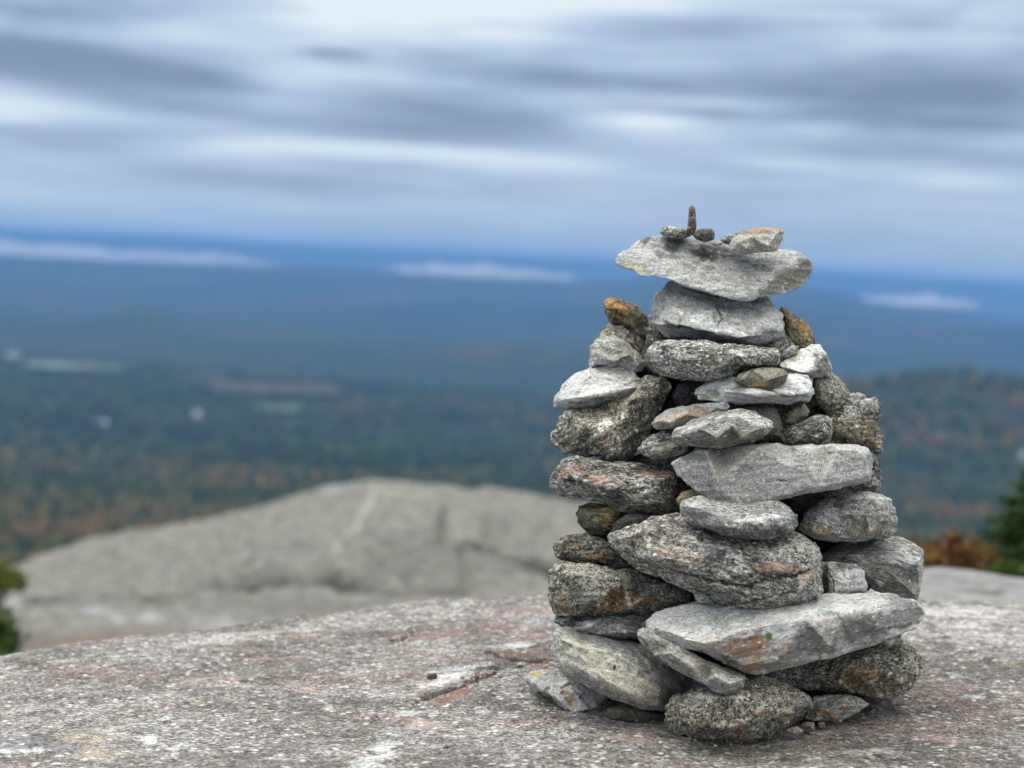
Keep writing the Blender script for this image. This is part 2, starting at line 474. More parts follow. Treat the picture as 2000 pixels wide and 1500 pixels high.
ORANGE = (.42, .22, .085); RUST = (.26, .10, .05); PINK = (.38, .24, .18); TAN = (.42, .33, .2); CREAM = (.68, .65, .47)
WHITE = (.68, .69, .70); BLK = (.06, .055, .05); MOSS = (.10, .12, .05); GREYS = (.22, .22, .22); YEL = (.46, .36, .14)
CS = 'cairn_stone'

# --- the crown of the cairn
stone(CS, 'broad tilted pale slab capping the cairn, with dark lichen blotches on its face', 'pale',
      [(1201, 505, -10), (1207, 495, -28), (1222, 486, -50), (1250, 470, -80), (1265, 464, -92), (1300, 462, -100), (1357, 466, -100), (1400, 474, -95), (1432, 480, -92), (1520, 486, -90), (1550, 490, -84), (1575, 500, -72),
       (1589, 515, -56), (1586, 532, -50), (1572, 555, -30), (1550, 567, -12), (1507, 580, 25), (1452, 588, 62), (1432, 585, 58), (1395, 575, 50), (1350, 560, 36), (1305, 546, 22), (1280, 540, 14), (1250, 539, 10), (1235, 527, 0), (1215, 521, -4), (1202, 515, -6)],
      [(1225, 503, -22), (1255, 512, -12), (1300, 527, 4), (1350, 549, 26), (1400, 567, 44), (1452, 581, 64), (1500, 549, 14), (1562, 510, -44), (1400, 520, -22), (1320, 500, -42), (1480, 515, -40), (1450, 550, 24), (1250, 490, -48)], zs=1.0,
      d=2.52, th=75, smooth=1, rough=.7, rot=-8, stretch=(1.6, 1, 1),
      stains=[(1375, 497, 24, 13, 5, BLK, .95), (1300, 500, 26, 8, 15, (.15, .145, .14), .8), (1312, 488, 18, 8, 10, BLK, .6), (1410, 487, 16, 6, 10, BLK, .7), (1385, 525, 16, 7, 0, BLK, .55), (1488, 524, 20, 6, 10, (.14, .135, .13), .6), (1450, 532, 22, 5, 15, GREYS, .6), (1345, 520, 20, 6, 20, (.15, .145, .14), .6), (1420, 500, 14, 4, 0, BLK, .6), (1395, 482, 22, 4, 5, BLK, .5), (1360, 512, 12, 4, 20, BLK, .55), (1455, 512, 10, 3, 0, BLK, .4), (1325, 472, 20, 4, 5, BLK, .4), (1398, 545, 14, 5, 20, (.18, .175, .17), .5),
              (1262, 468, 13, 6, -20, BLK, .8), (1240, 525, 30, 12, 15, (.46, .43, .28), .5), (1540, 545, 42, 24, -35, (.17, .165, .135), .95), (1515, 562, 34, 17, -30, (.17, .165, .135), .95), (1570, 525, 17, 26, 0, (.16, .155, .13), .95)])  # dark tints over the right facet are painted shade
stone(CS, 'thick block with a ridged belly directly under the tilted cap slab', 'pale',
      [(1270, 632, 0), (1272, 600, -8), (1275, 587, -12), (1285, 567, -25), (1300, 552, -40), (1315, 546, -55), (1380, 543, -60), (1450, 560, -50), (1500, 585, -35), (1517, 605, -20), (1530, 625, -8), (1535, 645, 0), (1530, 660, 0), (1500, 672, 10), (1465, 679, 18), (1437, 677, 22), (1390, 670, 25), (1355, 661, 22), (1310, 655, 14), (1282, 643, 8)],
      [(1288, 634, 42), (1310, 631, 54), (1350, 639, 66), (1400, 652, 74), (1440, 660, 76), (1480, 655, 62), (1510, 640, 36), (1300, 590, 10), (1350, 595, 22), (1395, 618, 44), (1430, 600, 22), (1480, 610, 22), (1440, 630, 46)],
      d=2.535, th=170, smooth=2, rough=1.1, rot=-12, stretch=(1.4, 1, 1),
      stains=[(1345, 618, 36, 10, 20, WHITE, .5), (1420, 642, 60, 7, 12, WHITE, .55), (1290, 595, 14, 26, 0, (.36, .36, .35), .6), (1480, 612, 20, 10, 20, (.16, .16, .15), .6)],
      cracks=[([(1292, 628), (1330, 640), (1390, 652)], 2.5, 3.0), ([(1400, 600), (1410, 625), (1398, 645)], 2, 2)])
stone(CS, 'dark rounded lens-shaped stone with white flecks, third from the top of the central column', 'dark',
      [(1260, 692), (1265, 682), (1280, 670), (1312, 665), (1350, 665), (1400, 672), (1475, 678), (1515, 682), (1526, 695), (1522, 707), (1500, 717), (1450, 725), (1425, 737), (1375, 746), (1325, 742), (1290, 732), (1270, 720), (1260, 707)],
      dz=-.035, bulge=52, stretch=(1.6, 1, 1), rot=-4, rough=.9, stains=[(1345, 698, 24, 5, -10, WHITE, .8), (1440, 690, 40, 4, 5, WHITE, .6), (1285, 700, 14, 8, 0, WHITE, .45), (1420, 715, 50, 10, 0, (.11, .12, .08), .5)])
stone('pebble', 'flat grey pebble lying left of the upright stone finger on the cap slab', 'coarse',
      [(1287, 454), (1295, 445), (1310, 443), (1325, 444), (1342, 450), (1350, 460), (1335, 468), (1310, 465), (1295, 460)], d=2.52, dz=.045, th=60, bulge=14, rough=.7, smooth=0, group='pebbles resting on the cap slab', stains=[(1320, 443, 15, 4, 0, WHITE, .6)])
stone('stone_finger', 'thin upright reddish brown stone sliver standing on the cap slab', 'brown',
      [(1346, 405), (1351, 401), (1357, 404), (1359, 420), (1360, 448), (1355, 458), (1345, 462), (1340, 458), (1344, 440), (1345, 420)], d=2.52, dz=.035, th=18, bulge=9, rough=.6, smooth=0, rot=90, group='pebbles resting on the cap slab', stains=[(1352, 425, 8, 30, 0, (.19, .145, .12), .7)])
stone('pebble', 'dark charcoal pebble touching the right foot of the upright stone finger', 'slate',
      [(1352, 459), (1362, 450), (1375, 447), (1390, 448), (1397, 455), (1395, 468), (1375, 472), (1357, 465)], d=2.52, dz=.03, th=50, bulge=15, rough=.6, smooth=0, group='pebbles resting on the cap slab')
stone('stone_flake', 'tiny flat brownish flake between the charcoal pebble and the speckled pebble', 'coarse',
      [(1387, 474), (1400, 469), (1412, 473), (1409, 478), (1397, 480)], d=2.52, dz=.02, th=26, bulge=8, rough=.4, smooth=0, group='pebbles resting on the cap slab')
stone('pebble', 'dark speckled pebble tucked behind the left end of the tan topped wedge', 'coarse',
      [(1407, 468), (1415, 461), (1435, 456), (1455, 454), (1458, 468), (1435, 479), (1415, 474)], d=2.52, dz=.035, th=45, bulge=12, rough=.7, smooth=0, group='pebbles resting on the cap slab')
stone('pebble', 'pale wedge with a tan top edge, largest pebble on the cap slab', 'pale',
      [(1427, 477, 0), (1432, 467, -5), (1450, 452, -12), (1490, 446, -12), (1525, 444, -12), (1530, 452, -4), (1525, 472, 0), (1517, 487, 4), (1487, 494, 8), (1455, 499, 10), (1430, 492, 6)],
      [(1440, 473, 16), (1470, 464, 22), (1518, 455, 14), (1460, 486, 24), (1500, 480, 22)], d=2.52, dz=-.005, th=60, smooth=1, rough=.7, group='pebbles resting on the cap slab',
      stains=[(1475, 480, 50, 20, 0, (.40, .385, .32), .8), (1480, 451, 45, 6, -5, (.42, .27, .15), .9), (1522, 450, 8, 8, 0, (.38, .24, .13), .8)])

# --- left shoulder
stone(CS, 'mossy orange stained egg-shaped stone leaning on the upper left shoulder', 'brown',
      [(1179, 590), (1187, 582), (1215, 585), (1242, 597), (1260, 612), (1267, 632), (1272, 650), (1262, 667), (1248, 662), (1225, 645), (1192, 628), (1181, 610)], dz=.03, th=70, bulge=26, rot=-35, stretch=(1.5, 1, 1), rough=.8,
      stains=[(1188, 588, 12, 9, 0, ORANGE, .9), (1212, 602, 22, 7, 35, ORANGE, .85), (1245, 625, 18, 26, -30, (.15, .15, .10), .9), (1255, 650, 16, 14, 0, (.24, .24, .22), .8), (1215, 622, 20, 10, 35, (.14, .12, .075), .7)])
stone(CS, 'brownish wedge below the orange stained stone, sloping down to the right', 'coarse',
      [(1170, 657, 0), (1195, 629, -15), (1212, 632, -12), (1242, 650, 0), (1257, 668, 0), (1261, 685, 0), (1256, 697, 0), (1230, 700, 0), (1190, 690, 0)], [(1200, 648, 18), (1235, 668, 26), (1248, 685, 22), (1195, 665, 22)], dz=.02, th=80, smooth=1, rot=-35,
      stretch=(1.6, 1, 1), stains=[(1185, 648, 14, 8, -30, YEL, .5), (1225, 668, 44, 20, 35, (.24, .235, .195), .8), (1205, 640, 30, 5, 25, (.42, .41, .38), .7)])
stone(CS, 'grey angular stone with a smooth sloping face above the white half-moon stone', 'pale',
      [(1152, 690, 0), (1154, 675, 0), (1165, 660, -10), (1180, 655, -12), (1200, 657, -12), (1225, 672, -5), (1245, 690, 0), (1257, 707, 0), (1255, 722, 0), (1235, 727, 8), (1200, 717, 10), (1175, 713, 10), (1154, 717, 5)],
      [(1168, 672, 16), (1200, 672, 20), (1230, 693, 28), (1200, 705, 40), (1168, 700, 28), (1245, 712, 22)], dz=-.05, th=90, smooth=1, rot=-20, stretch=(1.5, 1, 1), stains=[(1205, 685, 55, 30, 20, (.32, .31, .28), .65), (1210, 672, 25, 5, 25, BLK, .35)], cracks=[([(1160, 670), (1195, 668), (1225, 684)], 1.8, 2.0)])
stone(CS, 'bright white half-moon shaped stone jutting out on the left side', 'white',
      [(1083, 794, 0), (1085, 775, 0), (1100, 750, -15), (1122, 732, -25), (1157, 716, -32), (1190, 712, -34), (1220, 716, -30), (1240, 730, -20), (1255, 752, -8), (1261, 762, 0), (1245, 775, 6), (1205, 785, 12), (1155, 794, 12), (1112, 797, 8)],
      [(1097, 781, 20), (1120, 778, 34), (1155, 773, 44), (1200, 766, 44), (1240, 757, 22), (1150, 745, 12), (1195, 738, 8), (1120, 757, 14)], dz=-.085, th=130, smooth=1, rough=.75, rot=12, stretch=(1.5, 1, 1),
      stains=[(1165, 786, 75, 7, -7, (.40, .39, .34), .6), (1180, 775, 50, 3, -10, (.2, .2, .2), .4)], cracks=[([(1100, 790), (1150, 783), (1230, 768)], 1.4, 1.2)])
stone(CS, 'big dark angular block with pointed nose and white lichen dots under the half-moon stone', 'coarse',
      [(1104, 805), (1125, 795, -30), (1160, 775, -50), (1220, 755, -50), (1265, 737, -30), (1290, 738, -10), (1310, 747), (1311, 762), (1300, 785), (1284, 812), (1272, 830), (1267, 850), (1245, 877), (1225, 900), (1200, 911), (1185, 905), (1175, 893), (1157, 893), (1125, 889), (1102, 884), (1085, 870), (1074, 855), (1082, 837), (1092, 820)],
      [(1120, 812, 14), (1155, 833, 52), (1172, 868, 60), (1188, 893, 48), (1212, 825, 58), (1205, 880, 56), (1240, 840, 36), (1275, 775, 14), (1115, 850, 14), (1135, 870, 22), (1230, 780, 30)], dz=.02, th=230, smooth=1, rough=1.0, rot=25,
      stains=[(1174, 836, 7, 9, 0, WHITE, .95), (1187, 822, 12, 8, 30, WHITE, .85), (1219, 812, 8, 6, 0, WHITE, .95), (1131, 817, 5, 4, 0, WHITE, .8), (1210, 790, 70, 20, -20, (.22, .17, .12), .5), (1120, 860, 30, 28, 0, (.09, .09, .065), .55), (1185, 870, 12, 30, 0, (.34, .25, .18), .5), (1222, 860, 14, 30, 20, (.3, .31, .29), .4)])
stone(CS, 'long reddish speckled stone supporting the big dark block on the left', 'dark',
      [(1073, 940), (1077, 925), (1097, 902), (1110, 895), (1150, 895), (1225, 905), (1275, 909), (1305, 915), (1322, 922), (1342, 945), (1345, 965), (1330, 985), (1325, 1003), (1290, 1005), (1250, 1002), (1210, 995), (1170, 980), (1137, 975), (1095, 970), (1077, 958)],
      [(1092, 948, 22), (1110, 925, 22), (1150, 945, 46), (1210, 950, 52), (1230, 925, 22), (1290, 940, 50), (1308, 930, 30), (1300, 985, 42), (1240, 980, 45), (1170, 965, 40), (1330, 960, 10)], dz=.0, th=230, smooth=2, rot=-8, stretch=(2, 1, 1),
      stains=[(1115, 920, 34, 12, -10, (.40, .24, .19), .65), (1160, 935, 40, 10, 15, (.36, .21, .16), .6), (1275, 925, 35, 8, 5, (.34, .16, .12), .6), (1140, 958, 50, 7, 5, (.42, .41, .38), .5), (1250, 975, 70, 22, 5, (.11, .115, .08), .5), (1335, 960, 14, 30, 0, (.12, .07, .05), .7)])
stone(CS, 'mossy egg-shaped stone with an ochre streak under the reddish stone on the left', 'brown',
      [(1122, 1002), (1132, 990), (1155, 984), (1190, 987), (1222, 995), (1228, 1015), (1212, 1035), (1190, 1044), (1185, 1047), (1160, 1045), (1140, 1032), (1127, 1017)], dz=.02, bulge=30, th=120, rot=-5, stretch=(2, 1, 1), rough=.9,
      stains=[(1150, 1015, 32, 28, 0, (.13, .13, .085), .85), (1186, 1003, 14, 14, -40, YEL, .8), (1170, 1013, 16, 5, 0, YEL, .6), (1150, 1000, 25, 7, 0, (.2, .2, .16), .8)], cracks=[([(1125, 1012), (1155, 1010), (1185, 1012)], 2, 2.5)])
stone(CS, 'small dark grey leaf-shaped stone squeezed beside the mossy ochre streaked egg', 'slate',
      [(1188, 1044), (1200, 1020), (1225, 1004), (1250, 1001), (1266, 1007), (1262, 1025), (1232, 1040)], dz=.0, bulge=16, th=60, rot=30, stretch=(2, 1, 1), rough=.6)
stone(CS, 'knobbly brownish stone poking out on the left above the orange speckled block', 'coarse',
      [(1081, 1067), (1088, 1055), (1110, 1047), (1150, 1046), (1182, 1050), (1205, 1060), (1240, 1085), (1250, 1107), (1232, 1109), (1190, 1108), (1150, 1103), (1100, 1096), (1087, 1087)], dz=.005, bulge=30, th=160, stretch=(1.5, 1, 1),
      stains=[(1130, 1070, 16, 8, 0, ORANGE, .5), (1170, 1085, 26, 7, 5, ORANGE, .6), (1110, 1062, 22, 8, 0, (.3, .27, .19), .5)])
stone(CS, 'big blocky stone on the left with orange patches and one smooth grey inlay', 'coarse',
      [(1071, 1167), (1073, 1150), (1077, 1110), (1087, 1101), (1150, 1105), (1225, 1113), (1275, 1126), (1315, 1141), (1340, 1152), (1351, 1165), (1340, 1177), (1300, 1192), (1262, 1196), (1230, 1200), (1190, 1202), (1150, 1200), (1110, 1205), (1085, 1199), (1077, 1185)],
      [(1090, 1118, 26), (1150, 1125, 42), (1220, 1135, 46), (1290, 1150, 38), (1095, 1180, 30), (1150, 1180, 46), (1230, 1182, 48), (1300, 1174, 34), (1330, 1162, 14)], dz=-.03, th=230, smooth=2, rough=1.15,
      stains=[(1125, 1160, 20, 14, 20, (.16, .16, .165), .98), (1145, 1175, 18, 12, 30, (.17, .17, .165), .95), (1215, 1158, 26, 12, 25, ORANGE, .85), (1185, 1178, 22, 12, 10, (.36, .24, .11), .75), (1250, 1172, 40, 12, 5, (.26, .17, .08), .75), (1102, 1175, 10, 22, 20, (.38, .27, .12), .7), (1200, 1190, 22, 7, 0, (.5, .32, .16), .8), (1310, 1150, 30, 14, 20, (.22, .26, .20), .6), (1110, 1200, 30, 5, 0, WHITE, .6), (1140, 1115, 55, 7, 8, (.36, .35, .3), .5)])
stone(CS, 'thin flat grey slab sandwiched above the large cream coloured stone', 'grey',
      [(1083, 1214, 0), (1085, 1200, -40), (1130, 1190, -60), (1200, 1185, -60), (1280, 1180, -50), (1290, 1210, -20), (1272, 1238, 0), (1245, 1247, 8), (1212, 1245, 14), (1162, 1237, 14), (1112, 1231, 10)],
      [(1100, 1213, 10), (1150, 1224, 26), (1210, 1234, 28), (1250, 1236, 20), (1180, 1205, -15), (1240, 1210, -10)], dz=-.03, th=110, smooth=1, rot=-12, stretch=(2, 1, 1), stains=[(1140, 1217, 35, 5, 15, WHITE, .7)])
stone(CS, 'large cream coloured block with one tiny dark hole, at the lower left', 'pale',
      [(1079, 1262, 0), (1081, 1242, 0), (1087, 1225, -5), (1105, 1224, -18), (1155, 1235, -35), (1225, 1248, -45), (1270, 1262, -40), (1310, 1290, -30), (1350, 1318, -20), (1372, 1335, -10), (1350, 1360, -5), (1320, 1375, 5), (1297, 1390, 10), (1280, 1386, 20), (1255, 1384, 25), (1225, 1372, 25), (1195, 1362, 25), (1175, 1352, 22), (1140, 1340, 20), (1105, 1322, 12), (1085, 1300, 5), (1079, 1280, 0)],
      [(1098, 1250, 26), (1125, 1258, 38), (1190, 1275, 52), (1240, 1298, 56), (1272, 1320, 58), (1286, 1342, 56), (1281, 1378, 46), (1240, 1355, 62), (1180, 1330, 58), (1120, 1300, 42), (1320, 1335, 22), (1230, 1270, 18)],
      dz=-.035, th=230, smooth=1, rough=.75, rot=-28, stretch=(1.4, 1, 1),
      stains=[(1165, 1292, 88, 30, 24, (.78, .76, .58), 1.0), (1215, 1328, 74, 32, 25, (.74, .71, .58), 1.0), (1110, 1288, 36, 30, 40, (.66, .65, .56), .95), (1120, 1255, 30, 14, 25, (.5, .5, .38), .6), (1268, 1345, 12, 32, -10, (.52, .38, .26), .6), (1200, 1304, 2.6, 5.5, 10, (.02, .012, .01), 1.0), (1210, 1264, 60, 7, 18, GREYS, .6), (1305, 1355, 18, 28, -20, (.25, .235, .2), .85), (1320, 1330, 24, 24, 0, (.25, .24, .22), .6)])
stone(CS, 'small whitish stone with yellow stains and a mossy underside, outermost at the bottom left', 'white',
      [(1027, 1322, 0), (1037, 1314, -8), (1065, 1311, -15), (1090, 1312, -18), (1130, 1330, -15), (1165, 1348, -8), (1183, 1358, 0), (1188, 1370, 0), (1184, 1390, 0), (1175, 1405, 4), (1150, 1410, 8), (1120, 1407, 8), (1105, 1395, 6), (1087, 1380, 5), (1055, 1362, 2), (1037, 1345, 0)],
      [(1045, 1334, 18), (1068, 1352, 28), (1095, 1372, 34), (1118, 1392, 34), (1150, 1385, 34), (1170, 1378, 22), (1120, 1352, 18)], dz=-.01, th=110, smooth=1, rough=.8, rot=-35,
      stains=[(1040, 1316, 16, 5, 0, (.6, .42, .18), .85), (1075, 1314, 16, 5, 10, (.5, .38, .2), .7), (1100, 1350, 16, 7, 30, (.55, .37, .18), .65), (1115, 1362, 14, 9, 20, (.5, .30, .13), .65), (1120, 1378, 10, 6, 0, (.5, .28, .12), .7), (1065, 1366, 26, 10, 33, MOSS, .9), (1090, 1385, 18, 7, 33, MOSS, .9), (1155, 1398, 30, 12, -8, (.27, .28, .21), .85), (1175, 1380, 12, 20, 0, (.32, .32, .26), .8)])
stone(CS, 'small smooth olive pebble-like stone lying flat below the cream block', 'olive',
      [(1179, 1395), (1190, 1383), (1210, 1379), (1240, 1382), (1275, 1389), (1297, 1394), (1298, 1408), (1270, 1415), (1225, 1412), (1190, 1406)], dz=-.0, bulge=18, th=80, rough=.6, stretch=(2.5, 1, 1))

# --- base row and right foot
stone(CS, 'rounded speckled boulder with pinkish crystals, front and centre of the base', 'coarse',
      [(1300, 1390), (1307, 1370), (1322, 1357), (1350, 1347), (1400, 1335), (1450, 1325), (1490, 1322), (1515, 1327), (1540, 1336), (1560, 1350), (1579, 1362), (1586, 1376), (1572, 1392), (1550, 1415), (1510, 1432), (1485, 1446), (1445, 1452), (1400, 1450), (1375, 1449), (1350, 1442), (1343, 1433), (1312, 1427), (1300, 1410)],
      [(1322, 1378, 34), (1380, 1366, 46), (1450, 1362, 52), (1510, 1360, 42), (1560, 1372, 24), (1340, 1412, 44), (1400, 1420, 62), (1460, 1418, 62), (1520, 1400, 44), (1450, 1340, 15), (1420, 1395, 66), (1490, 1385, 60)], dz=-.035, th=220, smooth=3, rough=1.15,
      stains=[(1442, 1412, 17, 13, 0, (.50, .38, .29), .9), (1485, 1392, 14, 9, 0, (.46, .34, .25), .75), (1537, 1390, 8, 7, 0, (.5, .42, .26), .8), (1352, 1418, 8, 12, 0, (.5, .4, .3), .75), (1330, 1422, 10, 5, 0, (.52, .42, .32), .75), (1460, 1438, 14, 7, 10, (.4, .3, .18), .7), (1470, 1430, 6, 8, 0, (.35, .36, .4), .8), (1400, 1362, 60, 6, 5, WHITE, .45)])
stone(CS, 'narrow grey tongue-shaped stone slanting down to the right under the long white slab', 'grey',
      [(1245, 1238, 0), (1247, 1232, 0), (1256, 1229, 0), (1270, 1236, -5), (1312, 1256, -10), (1350, 1276, -15), (1390, 1296, -18), (1425, 1308, -15), (1450, 1316, -8), (1457, 1324, 0), (1453, 1338, 5), (1440, 1353, 8), (1420, 1357, 10), (1400, 1352, 10), (1375, 1336, 10), (1345, 1321, 8), (1300, 1297, 6), (1275, 1280, 4), (1253, 1257, 2)],
      [(1262, 1248, 14), (1310, 1275, 24), (1350, 1300, 30), (1395, 1320, 34), (1425, 1335, 38), (1440, 1330, 26)], dz=-.085, th=160, smooth=1, rough=.6, rot=-30, stretch=(2, 1, 1), stains=[(1340, 1292, 110, 22, 28, (.30, .29, .25), .5), (1420, 1335, 30, 15, 20, (.42, .42, .42), .6)])
stone(CS, 'long white-topped slab with rust coloured face and a round green lichen spot', 'white',
      [(1262, 1220, 0), (1267, 1208, -8), (1280, 1197, -20), (1325, 1184, -35), (1360, 1172, -45), (1420, 1165, -60), (1500, 1165, -60), (1575, 1165, -55), (1650, 1160, -50), (1712, 1156, -45), (1750, 1162, -35), (1790, 1174, -20), (1801, 1185, -10), (1809, 1197, -3), (1807, 1207, 0), (1790, 1227, 0), (1750, 1242, 14), (1712, 1257, 22), (1650, 1275, 32), (1600, 1290, 40), (1550, 1302, 46), (1500, 1312, 50), (1475, 1317, 50), (1455, 1315, 42), (1412, 1296, 20), (1385, 1278, 22), (1370, 1269, 32), (1335, 1266, 30), (1300, 1256, 22), (1285, 1246, 14), (1266, 1236, 5)],
      [(1283, 1226, 20), (1320, 1238, 36), (1340, 1250, 46), (1375, 1256, 52), (1407, 1250, 60), (1440, 1233, 62), (1500, 1220, 64), (1575, 1209, 58), (1650, 1199, 46), (1700, 1186, 30), (1745, 1176, 4), (1455, 1300, 58), (1410, 1272, 50), (1520, 1290, 66), (1620, 1260, 56), (1720, 1225, 30), (1350, 1205, 0), (1450, 1200, 10), (1600, 1187, 5)],
      dz=-.05, th=235, smooth=1, rough=.75, rot=10, stretch=(1.8, 1, 1),
      stains=[(1455, 1266, 52, 24, -20, (.33, .20, .135), 1.0), (1470, 1298, 36, 18, -10, (.34, .24, .16), .95), (1545, 1270, 26, 26, 0, (.40, .27, .19), .75), (1502, 1243, 9.5, 9.5, 0, (.13, .21, .06), 1.0), (1510, 1270, 14, 34, 15, (.38, .36, .33), .7),
              (1600, 1250, 66, 30, -12, (.20, .197, .19), .95), (1690, 1228, 66, 28, -14, (.19, .19, .187), .95), (1770, 1205, 44, 26, -20, (.19, .19, .19), .95), (1540, 1290, 60, 16, -12, (.22, .2, .18), .8), (1640, 1212, 50, 8, -10, (.30, .25, .23), .6), (1385, 1252, 40, 5, -10, (.6, .45, .35), .5), (1760, 1175, 40, 12, 15, (.24, .24, .24), .8), (1430, 1290, 12, 20, -50, (.2, .19, .17), .7)])  # greys on the front face paint in its shade below the white top
stone(CS, 'dark rounded stone with rusty hollows at the right foot of the cairn', 'coarse',
      [(1555, 1322), (1570, 1303), (1612, 1288), (1650, 1278), (1700, 1262), (1745, 1246), (1767, 1246), (1785, 1260), (1796, 1285), (1797, 1310), (1786, 1332), (1770, 1352), (1750, 1360), (1725, 1362), (1700, 1360), (1670, 1352), (1637, 1346), (1615, 1348), (1575, 1346), (1558, 1337)],
      [(1590, 1322, 26), (1650, 1300, 36), (1710, 1282, 40), (1760, 1268, 26), (1640, 1330, 42), (1700, 1335, 48), (1755, 1330, 40), (1720, 1310, 36), (1775, 1300, 28)], dz=-.01, th=220, smooth=2, rough=1.2, rot=15, stretch=(1.5, 1, 1),
      stains=[(1690, 1318, 22, 18, 0, (.30, .19, .09), .7), (1655, 1335, 20, 12, 0, (.33, .23, .10), .65), (1735, 1325, 28, 16, -30, (.20, .19, .14), .7), (1740, 1256, 12, 8, 0, WHITE, .8), (1750, 1275, 40, 20, 20, (.07, .07, .065), .5), (1700, 1350, 30, 8, 0, (.3, .27, .14), .6)])
stone(CS, 'small pointed grey wedge with rusty streaks on the ground between boulder and right foot', 'grey',
      [(1572, 1402, 0), (1582, 1380, 0), (1590, 1364, -8), (1625, 1359, -12), (1660, 1360, -10), (1685, 1369, -3), (1696, 1375, 0), (1665, 1395, 0), (1645, 1409, 5), (1620, 1407, 8), (1587, 1407, 5)], [(1605, 1383, 22), (1640, 1378, 24), (1630, 1398, 20), (1665, 1377, 12)], dz=-.01, th=100, smooth=1,
      stains=[(1610, 1392, 22, 7, 20, (.36, .23, .10), .7), (1650, 1380, 16, 5, -15, (.30, .17, .08), .5), (1630, 1402, 10, 5, 0, (.4, .27, .14), .6)])
stone('stone_chip', 'flat tan chip lying right of the front boulder', 'olive', [(1533, 1427), (1545, 1421), (1558, 1419), (1571, 1429), (1560, 1434), (1545, 1433)], d=2.30, th=14, bulge=5, rough=.4, group='loose chips at the foot of the cairn', stains=[(1552, 1426, 30, 12, 0, (.42, .38, .29), .9)])
stone('stone_chip', 'square tan chip beside the flat tan chip', 'olive', [(1566, 1413), (1577, 1409), (1590, 1411), (1592, 1428), (1583, 1430), (1568, 1423)], [(1578, 1415, 8), (1588, 1424, 8)], d=2.33, th=16, rough=.3, group='loose chips at the foot of the cairn', stains=[(1580, 1420, 30, 14, 0, (.36, .31, .24), .9)])
stone('stone_chip', 'small grey chip under the pointed grey wedge', 'olive', [(1596, 1412), (1605, 1409), (1612, 1412), (1611, 1423), (1600, 1423)], d=2.35, th=14, bulge=5, rough=.4, group='loose chips at the foot of the cairn', stains=[(1604, 1416, 20, 14, 0, (.28, .26, .24), .9)])
stone('stone_chip', 'tiny white quartz chip at the right edge of the rusty hollowed stone', 'white', [(1778, 1335), (1785, 1332), (1790, 1337), (1787, 1343), (1779, 1341)], d=2.44, th=8, bulge=4, rough=.3, group='loose chips at the foot of the cairn')

# --- middle right
stone(CS, 'large smooth flat-faced grey slab, the longest pale block at mid height', 'pale',
      [(1311, 905, 0), (1325, 897, -5), (1362, 881, -18), (1392, 870, -25), (1410, 870, -28), (1475, 869, -28), (1520, 866, -28), (1545, 870, -28), (1625, 870, -26), (1680, 868, -25), (1697, 876, -15), (1702, 892, -6), (1706, 925, 0), (1702, 940, 5), (1675, 947, 12), (1600, 960, 22), (1537, 973, 30), (1490, 986, 34), (1450, 993, 34), (1420, 991, 30), (1400, 983, 24), (1375, 967, 15), (1350, 950, 8), (1325, 930, 2)],
      [(1380, 884, 34), (1388, 905, 40), (1402, 940, 44), (1418, 968, 44), (1424, 981, 40), (1455, 983, 42), (1490, 976, 42), (1540, 963, 42), (1600, 950, 41), (1675, 937, 38), (1480, 876, 36), (1560, 877, 36), (1640, 877, 34), (1690, 883, 30), (1697, 928, 32), (1345, 912, 12), (1550, 915, 41)], zs=1.05,
      dz=-.035, th=235, smooth=1, rough=.6, rot=5, stretch=(1.2, 1, 1),
      stains=[(1540, 915, 160, 36, 2, (.37, .37, .365), .55), (1430, 890, 35, 12, 10, (.45, .38, .29), .5), (1400, 915, 14, 12, 0, (.5, .45, .36), .4), (1560, 880, 80, 6, 0, (.30, .29, .26), .4), (1430, 980, 40, 8, 15, (.2, .2, .19), .5)],
      cracks=[([(1495, 944), (1520, 937), (1545, 942)], 2.2, 2.5)])
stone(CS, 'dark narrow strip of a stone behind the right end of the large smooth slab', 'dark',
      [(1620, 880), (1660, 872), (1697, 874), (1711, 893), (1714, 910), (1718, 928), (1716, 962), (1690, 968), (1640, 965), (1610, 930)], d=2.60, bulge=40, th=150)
stone(CS, 'rounded grey stone with pale left facet, below the large smooth slab at the right', 'grey',
      [(1559, 1034, 0), (1562, 1018, 0), (1575, 1000, -8), (1600, 977, -20), (1650, 965, -30), (1690, 962, -28), (1720, 966, -20), (1737, 975, -10), (1747, 995, 0), (1750, 1017, 0), (1745, 1040, 0), (1735, 1047, 4), (1687, 1053, 10), (1625, 1057, 14), (1590, 1050, 10), (1570, 1042, 4)],
      [(1582, 1022, 24), (1612, 1002, 34), (1650, 985, 30), (1700, 980, 28), (1726, 992, 24), (1645, 1005, 50), (1630, 1045, 44), (1690, 1005, 46), (1732, 1018, 26), (1700, 1038, 40), (1590, 1040, 28)], dz=-.03, th=200, smooth=1, rough=.9, rot=-5,
      stains=[(1615, 1010, 28, 22, -30, WHITE, .6), (1600, 1035, 26, 11, 20, (.46, .34, .18), .7), (1690, 973, 50, 5, 5, WHITE, .6), (1700, 1035, 30, 12, 0, (.40, .33, .2), .55), (1690, 1005, 40, 25, 0, (.38, .36, .33), .5)], cracks=[([(1585, 1018), (1605, 1022), (1622, 1030)], 1.8, 2)])
